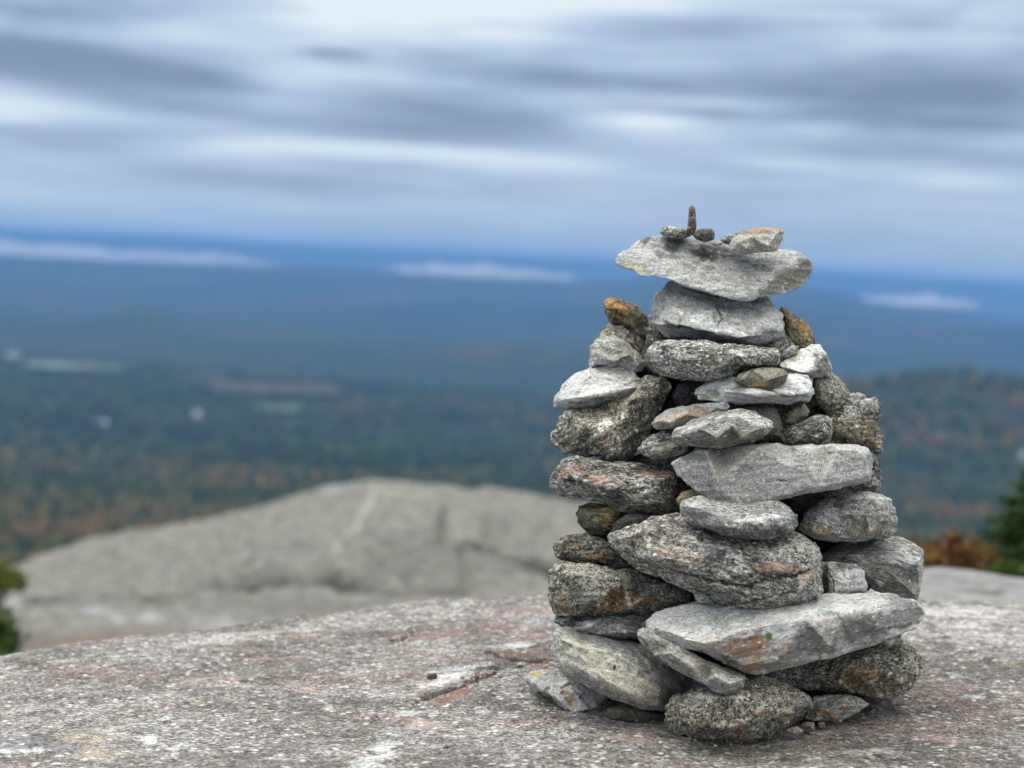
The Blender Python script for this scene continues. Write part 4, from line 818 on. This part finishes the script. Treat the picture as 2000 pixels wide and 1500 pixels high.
def grit():
    bm = bmesh.new(); bmesh.ops.create_icosphere(bm, subdivisions=1, radius=1.0)
    tv = np.array([v.co[:] for v in bm.verts]); tf = np.array([[v.index for v in f.verts] for f in bm.faces]); bm.free()
    vs, fs, st = [], [], []
    for k in range(420):
        if k < 300:
            a = rng.uniform(0, 2 * math.pi); q = rng.uniform(.85, 1.35)
            x = .38 + .34 * q * math.cos(a); y = 2.60 - abs(.36 * q * math.sin(a))
        else:
            x = rng.uniform(-.75, .9); y = rng.uniform(1.95, 3.0)
        az_, r_ = math.atan2(x, y), math.hypot(x, y)
        z = float(fg_height(np.array([az_]), np.array([r_]))[0])
        s = rng.uniform(.0008, .0028) * (1.6 if rng.random() < .1 else 1)
        v = tv * rng.uniform(.6, 1.3, tv.shape) * s * np.array([1.3, 1, .7])
        fs.append(tf + len(vs) * len(tv)); vs.append(v + np.array([x, y, z + .002]))
        c = [(.5, .48, .45), (.12, .11, .10), (.35, .25, .2), (.3, .29, .27)][int(rng.integers(0, 4))]
        st.append(np.tile([*c, .9], (len(tv), 1)))
    V = np.concatenate(vs)
    ob = mesh_from('loose_grit', V, np.concatenate(fs), MAT['coarse'], smooth=False)
    set_attr(ob.data, 'uvw', V); set_attr(ob.data, 'stain', np.concatenate(st))
    tag(ob, 'fine loose grit scattered over the granite around the cairn', 'grit', kind='stuff')
grit()

# ---------------------------------------------------------------- granite dome and ledge behind
def rock_sheet(name, label, cat, crest, foot_y, rc, rf, mat, nu, nv, amp, cracks, blots, back=4.0, bow=.55, kind=None, depth_warp=None):
    xs = np.linspace(crest[0][0], crest[-1][0], nu)
    cy = np.interp(xs, [p[0] for p in crest], [p[1] for p in crest])
    k = np.array([.25, .5, .25])
    for _ in range(6): cy = np.convolve(np.pad(cy, 1, 'edge'), k, 'valid')
    V = np.zeros((nu, nv, 3)); s = np.linspace(0, 1, nv)
    for i, (x, y) in enumerate(zip(xs, cy)):
        a1, t1 = azel(x, y); a0, t0 = azel(x, foot_y(x) if callable(foot_y) else foot_y)
        r1 = rc(x) if callable(rc) else rc
        sf = np.clip(s / .72, 0, 1)
        r = rf + (r1 - rf) * sf
        zc = r1 * t1; zf = rf * t0
        # convex profile seen from below: height rises quickly, then flattens towards the crest
        z = zf + (zc - zf) * (bow * np.sin(sf * math.pi / 2) + (1 - bow) * sf)
        a = a0 + (a1 - a0) * sf
        e = np.clip((s - .72) / .28, 0, 1)
        r = r + e * back; z = z - (e ** 2) * back * .75
        V[i, :, 0] = r * np.sin(a); V[i, :, 1] = r * np.cos(a); V[i, :, 2] = z
    V = V.reshape(-1, 3)
    px, py = project(V)
    wob = fbm(V * 1.1, 3, .6)
    V[:, 2] += amp * fbm(V * .45 + 5, 3) + amp * .45 * fbm(V * 3.1 + 5, 3, .6)
    st = np.zeros((len(V), 4)); st[:, :3] = .3
    for pts, wd, dep, c in cracks:
        d, _, tt = poly_dist(px + wob * 6, py + wob * 5, pts)
        fade = np.clip(np.minimum(tt, 1 - tt) * 7, .1, 1)
        gk = np.exp(-(d / wd) ** 2) * fade
        V[:, 2] -= dep * gk
        q = np.clip(gk * 1.1, 0, .95); kk = q > st[:, 3]
        st[kk, :3] = c; st[:, 3] = np.maximum(st[:, 3], q)
    for (cx, cy_, rx, ry, ang, c, amt) in blots:
        a = math.radians(ang)
        u = ((px - cx) * math.cos(a) + (py - cy_) * math.sin(a)) / rx; v = (-(px - cx) * math.sin(a) + (py - cy_) * math.cos(a)) / ry
        q = np.clip((1.1 - np.hypot(u, v) + .3 * wob) * 1.6, 0, 1) * amt; kk = q > st[:, 3]
        st[kk, :3] = c; st[:, 3] = np.maximum(st[:, 3], q)
    ob = mesh_from(name, V, grid_faces(nu, nv), mat)
    set_attr(ob.data, 'uvw', V); set_attr(ob.data, 'stain', st)
    tag(ob, label, cat, kind=kind)
    return ob

dome_mat = plain_rock_material('dome_granite', (.33, .322, .29), (.036, .035, .03), 8.0, 26.0, .05)
DC = (.04, .036, .03); DW = (.5, .5, .5)
rock_sheet('granite_dome', 'broad bare granite dome crossed by dark cracks behind the cairn', 'rock dome',
           [(-700, 1330), (-300, 1200), (0, 1118), (55, 1098), (150, 1074), (250, 1055), (390, 1026), (500, 1000), (600, 968), (650, 951), (740, 943), (860, 950), (950, 960), (1060, 975), (1180, 992), (1300, 1020), (1450, 1065), (1600, 1125), (1800, 1215), (2100, 1330)],
           lambda x: 1420, lambda x: float(np.interp(x, [-700, 0, 700, 1300, 2100], [13, 15, 19, 17, 12])), 8.0, dome_mat, 620, 300, .10,
           [([(360, 1140), (480, 1136), (520, 1128), (590, 1130), (640, 1120), (690, 1132), (760, 1150), (860, 1152), (960, 1150)], 12, .22, (.012, .011, .010)),
            ([(690, 1052), (760, 1056), (860, 1058), (930, 1062), (1000, 1084), (1080, 1105), (1180, 1110)], 12, .22, (.012, .011, .010)),
            ([(868, 975), (862, 1010), (860, 1055)], 7, .08, (.10, .096, .084)), ([(945, 990), (952, 1040), (948, 1062)], 7, .06, (.13, .126, .11)), ([(900, 1060), (905, 1110), (890, 1160)], 9, .05, (.125, .12, .105)),
            ([(732, 948), (725, 975), (700, 1010), (668, 1045), (650, 1085)], 4.5, .02, (.34, .335, .31)),
            ([(10, 1182), (90, 1181), (200, 1165), (280, 1160), (380, 1165)], 6, .10, (.08, .075, .07)), ([(150, 1192), (190, 1202), (230, 1222), (290, 1222), (360, 1214), (420, 1212)], 6, .02, (.33, .34, .35)),
            ([(460, 1120), (540, 1082), (600, 1052), (700, 1030)], 5, .05, (.10, .1, .09)), ([(690, 1075), (760, 1110), (850, 1160)], 5, .04, (.12, .12, .11)), ([(980, 1000), (1000, 1040), (1060, 1070)], 6, .04, (.13, .13, .12)), ([(700, 1030), (780, 1034), (860, 1030)], 5, .05, (.12, .12, .11)), ([(420, 1080), (560, 1070), (640, 1085)], 5, .03, (.15, .15, .14))],
           [(180, 1262, 190, 22, -4, (.17, .125, .10), .9), (60, 1250, 70, 22, 0, (.16, .13, .115), .8), (140, 1230, 60, 10, 0, (.3, .26, .23), .5), (30, 1180, 34, 9, 0, (.36, .37, .38), .6), (790, 962, 60, 8, 3, (.30, .32, .23), .45), (660, 955, 30, 8, -10, (.36, .36, .38), .5), (430, 1225, 110, 6, -4, (.34, .34, .34), .4),
            (840, 1110, 190, 50, 5, (.115, .11, .098), .6), (560, 1190, 240, 30, 0, (.125, .12, .11), .55), (1000, 1040, 90, 40, 20, (.13, .125, .11), .5), (300, 1120, 150, 16, -8, (.15, .145, .13), .45), (560, 1030, 60, 14, -20, (.15, .145, .13), .4)], kind=None)
rock_sheet('granite_ledge', 'low grey granite ledge behind the bedrock at the right edge', 'rock ledge',
           [(1000, 1400), (1200, 1270), (1350, 1200), (1500, 1162), (1650, 1142), (1790, 1134), (1830, 1134), (1900, 1140), (1950, 1150), (2000, 1152), (2200, 1165), (2600, 1200)],
           lambda x: 1290, 5.2, 3.75, plain_rock_material('ledge_granite', (.30, .295, .29), (.085, .083, .08), 9, 45, .015), 360, 160, .02,
           [([(1880, 1150), (1920, 1156), (1960, 1160)], 2.5, .02, DC)], [(1900, 1165, 200, 12, 2, (.22, .21, .22), .45)], back=2.5)

# ---------------------------------------------------------------- mountain side, valley and far ranges
def ridge_fn(pts, R):
    a = np.array([azel(*p) for p in pts]); o = np.argsort(a[:, 0]); a = a[o]
    return lambda az: R * np.interp(az, a[:, 0], a[:, 1], left=-1.0, right=-1.0)
FAR = [(-900, 398), (-400, 422), (-150, 436), (0, 448), (60, 455), (200, 458), (350, 462), (500, 474), (650, 482), (800, 490), (1000, 500), (1100, 505), (1300, 515), (1500, 522), (1750, 540), (1900, 548), (2000, 556), (2300, 570), (2900, 600), (3600, 650), (4600, 705)]
MID = [(-900, 490), (-300, 505), (0, 515), (300, 516), (520, 520), (640, 522), (760, 532), (900, 540), (1100, 548), (1180, 550), (1240, 545), (1330, 540), (1480, 545), (1570, 560), (1640, 572), (1700, 590), (1760, 598), (1850, 615), (2000, 630), (2300, 650), (2900, 690), (3600, 730), (4600, 790)]
NEARR = [(1330, 905), (1450, 850), (1560, 790), (1600, 770), (1660, 750), (1760, 744), (1820, 737), (1870, 734), (1930, 738), (1990, 752), (2060, 765), (2300, 800), (2700, 880), (3200, 960)]
HUMP = [(-300, 640), (-100, 622), (60, 640), (180, 622), (250, 609), (300, 608), (360, 622), (450, 638), (560, 650), (700, 660)]
EASTH = [(1700, 690), (1850, 680), (2000, 690), (2300, 700)]
RANGE_A = [(-300, 585), (0, 578), (200, 587), (420, 581), (700, 593), (900, 586), (1150, 598), (1500, 592), (1700, 622), (1900, 640), (2100, 650), (2500, 670)]
RANGE_B = [(-300, 690), (100, 676), (300, 690), (500, 674), (800, 690), (1000, 672), (1150, 690), (1500, 702), (1650, 760), (1800, 800), (2100, 830), (2500, 850)]
LAYERS = [(RANGE_A, 11000.0, 800.0), (RANGE_B, 6300.0, 600.0), (FAR, 30000.0, 3500.0), (MID, 15000.0, 3200.0), (NEARR, 3400.0, 650.0), (HUMP, 8000.0, 1300.0)]
FN = [(ridge_fn(p, R), R, w) for p, R, w in LAYERS]
def terrain_h(az, r):
    base = -2.3 - 430.0 * (1 - np.exp(-r / 1500.0)) - .06 * np.minimum(r, 60)
    base = base - np.where(r > 30000, (r - 30000) * .002, 0)
    x, y = r * np.sin(az), r * np.cos(az)
    P = np.stack([x / 2100, y / 2100, np.zeros_like(x)], -1).reshape(-1, 3)
    nz = fbm(P, 4, .5).reshape(x.shape)
    base = base + nz * 42 * np.clip((r - 900) / 4000, 0, 1) + 4 * np.clip((r - 300) / 800, 0, 1) * nz
    h = base
    for f, R, w in FN:
        c = f(az)
        g_ = np.exp(-((r - R) / w) ** 2)
        h = np.where(c > base, np.maximum(h, base + (c - base) * g_), h)
    return h

def landscape_material():
    m = bpy.data.materials.new('autumn_forest_floor'); m.use_nodes = True
    N = Nodes(m.node_tree)
    g_ = N.new('ShaderNodeNewGeometry').outputs['Position']
    a = N.noise(g_, .0011, 5.0, .6); b_ = N.noise(g_, .006, 5.0, .65); c_ = N.noise(g_, .035, 3.0, .6)
    sepp = N.new('ShaderNodeSeparateXYZ', {0: g_})
    t = N.math('ADD', N.math('ADD', N.math('MULTIPLY', N.math('SUBTRACT', a, .5), 1.5), N.math('MULTIPLY', N.math('SUBTRACT', b_, .5), 1.3)), N.math('ADD', N.math('MULTIPLY', N.math('SUBTRACT', c_, .5), .9), .5), clamp=True)
    col = N.ramp(t, [(0, (.006, .014, .010)), (.35, (.010, .022, .013)), (.6, (.018, .028, .014)), (.75, (.04, .03, .017)), (.9, (.06, .035, .02)), (1, (.07, .05, .025))])
    dist = N.new('ShaderNodeVectorMath', {0: g_}, operation='LENGTH').outputs['Value']
    b = N.new('ShaderNodeBsdfPrincipled', {'Base Color': col, 'Roughness': .95})
    b.inputs['Specular IOR Level'].default_value = .1
    N.new('ShaderNodeOutputMaterial', {'Surface': b.outputs[0]})
    return m
LAND = landscape_material()
azs = np.concatenate([np.linspace(-1.3, -.43, 40), np.linspace(-.42, .42, 480), np.linspace(.43, 1.3, 40)])
rs = np.concatenate([[2.0], np.geomspace(5.0, 37000, 430)])
A, Rr = np.meshgrid(azs, rs, indexing='ij')
H = terrain_h(A, Rr)
V = np.stack([Rr * np.sin(A), Rr * np.cos(A), H], -1).reshape(-1, 3)
tag(mesh_from('valley_terrain', V, grid_faces(len(azs), len(rs)), LAND), 'wide forested valley and hills reaching to the far blue ranges', 'terrain', kind='structure')

def ground_at(px, py, rmin=300.0, rmax=40000.0):
    d = ray(px, py); hd = math.hypot(d[0], d[1]); az = math.atan2(d[0], d[1])
    rs_ = np.geomspace(rmin, rmax, 3000)
    hh = terrain_h(np.full(3000, az), rs_); zl = rs_ * d[2] / hd
    k = int(np.argmax(zl < hh)) if (zl < hh).any() else 2999
    return az, rs_[k], hh[k]

# --- tree crowns on the slopes below the summit
def simple_mat(name, stops, scale=.02, rough=.9, attr=None):
    m = bpy.data.materials.new(name); m.use_nodes = True
    N = Nodes(m.node_tree)
    if attr:
        v = N.new('ShaderNodeAttribute', attribute_name=attr).outputs['Fac']
    else:
        v = N.noise(N.new('ShaderNodeTexCoord').outputs['Object'], scale, 4.0, .6)
        v = N.maprange(v, .3, .7, 0, 1)
    col = N.ramp(v, stops)
    b = N.new('ShaderNodeBsdfPrincipled', {'Base Color': col, 'Roughness': rough})
    b.inputs['Specular IOR Level'].default_value = .2
    N.new('ShaderNodeOutputMaterial', {'Surface': b.outputs[0]})
    return m

def forest():
    n = 26000
    az = rng.uniform(-.42, .42, n)
    u = rng.uniform(0, 1, n)
    r = 300 * (5200 / 300) ** u
    h = terrain_h(az, r)
    x, y = r * np.sin(az), r * np.cos(az)
    # low-poly lumpy crowns: 3 rings
    k = 7
    ring = [(0.0, 0.62), (0.45, 1.0), (0.8, .6), (1.0, .06)]
    size = rng.uniform(4.5, 9.0, n) * np.clip(r / 1400, .8, 2.2); con = rng.uniform(0, 1, n) < .35
    ph = rng.uniform(0, 6.28, n)
    VV = np.zeros((n, 4, k, 3))
    for j, (hh, rr) in enumerate(ring):
        for q in range(k):
            rad = size * .55 * rr * rng.uniform(.7, 1.25, n)
            rad = np.where(con, size * .42 * (1.02 - hh) * rng.uniform(.8, 1.2, n), rad)
            hgt = np.where(con, size * 1.7, size * 1.15) * hh
            ang = ph + 2 * math.pi * q / k
            VV[:, j, q, 0] = x + rad * np.cos(ang); VV[:, j, q, 1] = y + rad * np.sin(ang); VV[:, j, q, 2] = h - .3 + hgt
    base = (np.arange(n) * 4 * k)[:, None]
    fs = []
    for j in range(3):
        for q in range(k):
            q2 = (q + 1) % k
            fs.append(np.stack([j * k + q + base[:, 0], j * k + q2 + base[:, 0], (j + 1) * k + q2 + base[:, 0], (j + 1) * k + q + base[:, 0]], 1))
    Fc = np.concatenate(fs)
    P = np.stack([x / 260, y / 260, np.zeros(n)], 1)
    P2 = np.stack([x / 1100, y / 1100, np.zeros(n)], 1)
    bias = np.interp(r, [300, 1300, 2000, 3500, 5200], [.36, .30, .06, -.10, -.02])
    bias = bias + .28 * np.exp(-((r - 3300) / 600) ** 2) * np.clip((az - .19) / .04, 0, 1)
    hue = .42 + .42 * fbm(P + 4, 2) + .34 * fbm(P2 + 9, 2) + bias + rng.normal(0, .05, n)
    hue = np.where(con, np.minimum(hue, rng.uniform(.05, .25, n)), hue)
    hue = np.clip(hue, 0, 1)
    mt = simple_mat('distant_tree_crowns', [(0, (.014, .028, .012)), (.3, (.034, .054, .016)), (.5, (.062, .070, .020)), (.66, (.11, .08, .03)), (.82, (.15, .082, .032)), (1, (.16, .065, .03))], attr='hue')
    ob = mesh_from('distant_forest', VV.reshape(-1, 3), Fc, mt)
    set_attr(ob.data, 'hue', np.repeat(hue, 4 * k))
    tag(ob, 'autumn forest of green and rust coloured crowns covering the slopes and valley', 'forest', kind='stuff')
forest()

# --- clearings and houses in the valley
def field(label, px, py, wx, wy, colr, ang=0):
    az, r, h = ground_at(px, py)
    n1, n2 = 24, 10
    c = np.array([r * math.sin(az), r * math.cos(az)])
    u = np.array([math.cos(az), -math.sin(az)]); v = np.array([math.sin(az), math.cos(az)])
    vs = []
    for i in range(n1):
        for j in range(n2):
            a, b = (i / (n1 - 1) - .5) * 2, (j / (n2 - 1) - .5) * 2
            sc = math.sqrt(max(0.0, 1 - .35 * b * b * a * a))
            p = c + u * a * wx * sc + v * (b * wy * sc + a * wx * ang)
            rr = math.hypot(*p); aa = math.atan2(p[0], p[1])
            vs.append((p[0], p[1], float(terrain_h(np.array([aa]), np.array([rr]))[0]) + 14.0))
    m = simple_mat('meadow_' + str(int(px)), [(0, tuple(x * .8 for x in colr)), (1, tuple(min(1, x * 1.15) for x in colr))], .01)
    ob = mesh_from('meadow', vs, grid_faces(n1, n2), m)
    tag(ob, label, 'meadow', kind='structure')
field('pale meadow strip in the valley far left', 145, 722, 150, 90, (.13, .17, .14))
field('green meadow in the valley left of centre', 545, 808, 60, 75, (.06, .10, .055))
field('brown clearing in the valley left of centre', 540, 765, 190, 150, (.05, .036, .026))

def house(label, px, py, w, dpt, hh, wallc, roofc, az_rot=.4):
    az, r, h = ground_at(px, py)
    root = bpy.data.objects.new('house', None)
    root.location = (r * math.sin(az), r * math.cos(az), h + 8); root.rotation_euler = (0, 0, -az + az_rot)
    COL.objects.link(root); tag(root, label, 'house', 'houses in the valley')
    W2, D2 = w / 2, dpt / 2
    rh = hh * .55
    def mk(name, verts, faces, mat, parent=root):
        me = bpy.data.meshes.new(name); me.from_pydata(verts, [], faces); me.update(); me.materials.append(mat)
        o = bpy.data.objects.new(name, me); COL.objects.link(o); o.parent = parent; return o
    wm = simple_mat('house_wall', [(0, tuple(x * .9 for x in wallc)), (1, wallc)], .5); rm = simple_mat('house_roof', [(0, tuple(x * .8 for x in roofc)), (1, roofc)], .5)
    gl = simple_mat('house_glass', [(0, (.03, .04, .05)), (1, (.05, .06, .08))], .5, .2)
    v = [(-W2, -D2, -12), (W2, -D2, -12), (W2, D2, -12), (-W2, D2, -12), (-W2, -D2, hh), (W2, -D2, hh), (W2, D2, hh), (-W2, D2, hh), (-W2, 0, hh + rh), (W2, 0, hh + rh)]
    mk('wall', v, [(0, 1, 5, 4), (1, 2, 6, 9, 5), (2, 3, 7, 6), (3, 0, 4, 8, 7)], wm)
    e = .6
    rv = [(-W2 - e, -D2 - e, hh - .3), (W2 + e, -D2 - e, hh - .3), (W2 + e, 0, hh + rh + .15), (-W2 - e, 0, hh + rh + .15), (W2 + e, D2 + e, hh - .3), (-W2 - e, D2 + e, hh - .3)]
    rv2 = [(a, b, c + .3) for a, b, c in rv]
    mk('roof', rv + rv2, [(3, 2, 1, 0), (5, 4, 2, 3), (6, 7, 8, 9), (9, 8, 10, 11), (0, 1, 7, 6), (4, 5, 11, 10), (1, 2, 8, 7), (2, 4, 10, 8), (3, 0, 6, 9), (5, 3, 9, 11)], rm)
    for i in range(4):
        x = -W2 + w * (i + .5) / 4
        mk('window', [(x - .7, -D2 - .06, 1.2), (x + .7, -D2 - .06, 1.2), (x + .7, -D2 - .06, 3.0), (x - .7, -D2 - .06, 3.0), (x - .7, -D2 + .05, 1.2), (x + .7, -D2 + .05, 1.2), (x + .7, -D2 + .05, 3.0), (x - .7, -D2 + .05, 3.0)],
           [(0, 1, 2, 3), (4, 7, 6, 5), (0, 4, 5, 1), (3, 2, 6, 7), (0, 3, 7, 4), (1, 5, 6, 2)], gl)
house('white house at the left end of the pale meadow strip', 25, 704, 42, 20, 11, (.42, .42, .42), (.3, .3, .31))
house('pale farmhouse among trees in the lower left valley', 200, 840, 19, 11, 7, (.36, .38, .36), (.4, .45, .42), .2)
house('white house left of the green meadow', 384, 819, 17, 10, 7, (.42, .43, .44), (.45, .47, .5), .6)
house('white house in the valley cut by the right edge of the picture', 1997, 902, 10, 7, 5, (.45, .47, .5), (.5, .52, .55), .1)

# --- low fog banks in the far valleys
def fog_bank(label, px, py, wpx, hpx, R):
    az, t = azel(px, py)
    bm = bmesh.new(); bmesh.ops.create_icosphere(bm, subdivisions=5, radius=1.0)
    co = np.array([v.co[:] for v in bm.verts])
    nz = fbm(co * np.array([5.5, 3.5, 1.5]) + px, 4, .6)
    wm, hm = wpx * R / F_PX, hpx * R / F_PX * .8
    for v, q in zip(bm.verts, nz):
        s = 1 + 1.0 * q
        v.co = Vector((v.co.x * wm * (1 + .12 * q), v.co.y * 900, v.co.z * hm * max(.08, s)))
    me = bpy.data.meshes.new('fog_bank'); bm.to_mesh(me); bm.free()
    me.polygons.foreach_set('use_smooth', np.ones(len(me.polygons), dtype=bool))
    m = bpy.data.materials.new('fog_' + str(int(px))); m.use_nodes = True
    N = Nodes(m.node_tree)
    b = N.new('ShaderNodeBsdfDiffuse', {'Color': (.33, .33, .34, 1)})
    N.new('ShaderNodeOutputMaterial', {'Surface': b.outputs[0]})
    me.materials.append(m)
    o = bpy.data.objects.new('fog_bank', me); COL.objects.link(o)
    o.location = (R * math.sin(az), R * math.cos(az), R * t); o.rotation_euler = (0, ROLL * 0, -az)
    tag(o, label, 'fog bank', kind='stuff')
fog_bank('long white fog bank lying in the far valley at the left', 130, 503, 400, 20, 18200)
fog_bank('thin white fog bank in the far valley behind the centre', 940, 541, 190, 18, 18200)
fog_bank('small white fog bank in the far valley at the right', 1800, 598, 110, 18, 18200)

# ---------------------------------------------------------------- bushes and spruce behind
def leaf_cloud(centers, radii, n, size, elong=1.8, up=0.0):
    c = np.array(centers); rd = np.array(radii)
    w = rd.prod(axis=1) ** (2 / 3.); w = w / w.sum()
    idx = rng.choice(len(c), n, p=w)
    d = rng.normal(size=(n, 3)); d /= np.linalg.norm(d, axis=1)[:, None]
    p = c[idx] + rng.normal(size=(n, 3)) * rd[idx] * .55
    a = rng.normal(size=(n, 3)); a[:, 2] += up; a /= np.linalg.norm(a, axis=1)[:, None]
    b = np.cross(a, rng.normal(size=(n, 3))); b /= np.linalg.norm(b, axis=1)[:, None]
    s = size * rng.uniform(.6, 1.3, n)[:, None]
    A_, B_ = a * s * elong, b * s
    q = np.stack([p - A_, p + B_ * .8, p + A_, p - B_ * .8], 1).reshape(-1, 3)
    f = np.arange(n * 4).reshape(-1, 4)
    hue = np.clip(.5 + .35 * fbm(p * 6, 2) + rng.normal(0, .13, n), 0, 1)
    return q, f, np.repeat(hue, 4)

def tube(points, radii, k=7):
    pts = np.array(points, float); n = len(pts)
    vs, fs = [], []
    for i in range(n):
        t = pts[min(i + 1, n - 1)] - pts[max(i - 1, 0)]; t /= np.linalg.norm(t)
        u = np.cross(t, [0.3, 1, 0.2]); u /= np.linalg.norm(u); v = np.cross(t, u)
        for q in range(k):
            a = 2 * math.pi * q / k
            vs.append(pts[i] + radii[i] * (math.cos(a) * u + math.sin(a) * v))
    for i in range(n - 1):
        for q in range(k):
            fs.append((i * k + q, i * k + (q + 1) % k, (i + 1) * k + (q + 1) % k, (i + 1) * k + q))
    return vs, fs

BARK = simple_mat('bark', [(0, (.05, .035, .025)), (1, (.16, .12, .09))], 9)
def bush(name, label, cat, px, py, R, wpx, hpx, stops, n, leaf, group=None, lumps=9):
    az, t = azel(px, py)
    base = np.array([R * math.sin(az), R * math.cos(az), R * t])
    w, h = wpx * R / F_PX, hpx * R / F_PX
    root = bpy.data.objects.new(name, None); root.location = base; COL.objects.link(root); tag(root, label, cat, group)
    cs, rd = [], []
    for k in range(lumps):
        x = rng.uniform(-w, w); yy = rng.uniform(-w * .5, w * .5); z = rng.uniform(.25, 1) * h * math.sqrt(max(.1, 1 - (x / w) ** 2))
        s = rng.uniform(.18, .34) * h
        cs.append((x, yy, z - s * .3)); rd.append((s * 1.2, s, s))
    q, f, hue = leaf_cloud(cs, rd, n, leaf)
    m = simple_mat(name + '_leaves', stops, attr='hue')
    o = mesh_from('foliage', q, f, m, smooth=False, parent=root); set_attr(o.data, 'hue', hue)
    vs, fs = [], []
    for c in cs:
        v, ff = tube([(c[0] * .2, c[1] * .2, -.35), (c[0] * .6, c[1] * .6, c[2] * .5), c], [.009, .006, .002], 5)
        b0 = len(vs); vs += v; fs += [tuple(b0 + i for i in x) for x in ff]
    mesh_from('stem', np.array(vs), np.array(fs), BARK, parent=root)
    return root
GRN = [(0, (.014, .03, .007)), (.5, (.04, .075, .015)), (1, (.09, .14, .03))]
ORB = [(0, (.04, .028, .01)), (.45, (.13, .075, .025)), (.75, (.21, .10, .035)), (1, (.12, .12, .03))]
YGR = [(0, (.035, .05, .01)), (.5, (.10, .13, .025)), (1, (.22, .2, .05))]
bush('blueberry_shrub', 'orange-brown low shrub just right of the squared grey block', 'shrub', 1850, 1150, 7.2, 95, 92, ORB, 5200, .011, 'low autumn shrubs behind the ledge', 22)
bush('blueberry_shrub', 'rust coloured low shrub in front of the spruce at the right', 'shrub', 1915, 1158, 7.6, 75, 66, ORB, 3600, .011, 'low autumn shrubs behind the ledge', 16)
bush('green_shrub', 'small dark green shrub at the foot of the spruce', 'shrub', 1975, 1152, 7.0, 46, 52, GRN, 1800, .013)
bush('green_shrub', 'bright green shrub tip at the left edge above the dome corner', 'shrub', -12, 1150, 11.0, 40, 50, YGR, 1900, .014, None, 14)
bush('green_shrub', 'dark green shrub at the left edge in the hollow below the dome', 'shrub', -22, 1290, 8.0, 42, 88, GRN, 2800, .012, None, 16)

def spruce(label, px, py, R, hpx, wpx):
    az, t = azel(px, py)
    base = np.array([R * math.sin(az), R * math.cos(az), R * t])
    h, w = hpx * R / F_PX, wpx * R / F_PX
    root = bpy.data.objects.new('spruce_tree', None); root.location = base; COL.objects.link(root); tag(root, label, 'tree')
    v, f = tube([(0, 0, -.3), (.01, 0, h * .5), (0, 0, h * .97)], [.03, .018, .004], 8)
    mesh_from('trunk', np.array(v), np.array(f), BARK, parent=root)
    vs, fs, hs, bv, bf = [], [], [], [], []
    off = 0
    for k in range(46):
        zf = .12 + .86 * (k / 46.0); L = w * (1.03 - zf) * rng.uniform(.7, 1.15); a = k * 2.4 + rng.uniform(-.4, .4)
        d = np.array([math.cos(a), math.sin(a), -.12 + .3 * zf])
        tip = np.array([0, 0, zf * h]) + d * L
        b_, g2 = tube([(0, 0, zf * h), tuple((np.array([0, 0, zf * h]) + tip) / 2 + np.array([0, 0, -.01])), tuple(tip)], [.007, .004, .001], 4)
        b0 = len(bv); bv += b_; bf += [tuple(b0 + i for i in x) for x in g2]
        m_ = int(60 + 130 * L / w)
        s = rng.uniform(.15, 1.05, m_)
        p = np.array([0, 0, zf * h])[None, :] + d[None, :] * (L * s)[:, None] + rng.normal(0, .018 + .03 * (1 - zf) * .5, (m_, 3)) * np.array([1, 1, .6])
        aa = d[None, :] + rng.normal(0, .6, (m_, 3)); aa /= np.linalg.norm(aa, axis=1)[:, None]
        bb = np.cross(aa, rng.normal(size=(m_, 3))); bb /= np.linalg.norm(bb, axis=1)[:, None]
        A_, B_ = aa * .028, bb * .006
        q = np.stack([p - A_, p + B_, p + A_, p - B_], 1).reshape(-1, 3)
        vs.append(q); fs.append(np.arange(m_ * 4).reshape(-1, 4) + off); off += m_ * 4
        hs.append(np.repeat(np.clip(rng.normal(.45, .2, m_), 0, 1), 4))
    o = mesh_from('crown', np.concatenate(vs), np.concatenate(fs), simple_mat('spruce_needles', [(0, (.01, .025, .008)), (.6, (.035, .075, .018)), (1, (.09, .13, .03))], attr='hue'), smooth=False, parent=root)
    set_attr(o.data, 'hue', np.concatenate(hs))
    mesh_from('branches', np.array(bv), np.array(bf), BARK, parent=root)
spruce('small dark green spruce at the right edge behind the ledge', 2006, 1160, 7.6, 245, 130)

# ---------------------------------------------------------------- haze
def haze():
    bm = bmesh.new(); bmesh.ops.create_cube(bm, size=1.0)
    X, Y0, Y1, Z0, Z1 = 38500.0, -300.0, 38500.0, -640.0, 150.0
    for v in bm.verts:
        v.co = Vector((X if v.co.x > 0 else -X, Y1 if v.co.y > 0 else Y0, Z1 if v.co.z > 0 else Z0))
    me = bpy.data.meshes.new('haze'); bm.to_mesh(me); bm.free()
    m = bpy.data.materials.new('haze_air'); m.use_nodes = True
    N = Nodes(m.node_tree)
    vol = N.new('ShaderNodeVolumePrincipled', {'Color': (.155, .36, .72, 1), 'Density': HAZE_K, 'Anisotropy': .0})
    N.new('ShaderNodeOutputMaterial', {'Volume': vol.outputs[0]})
    me.materials.append(m)
    o = bpy.data.objects.new('haze', me); COL.objects.link(o)
    tag(o, 'pale blue air haze filling the valley', 'haze', kind='stuff')
haze()
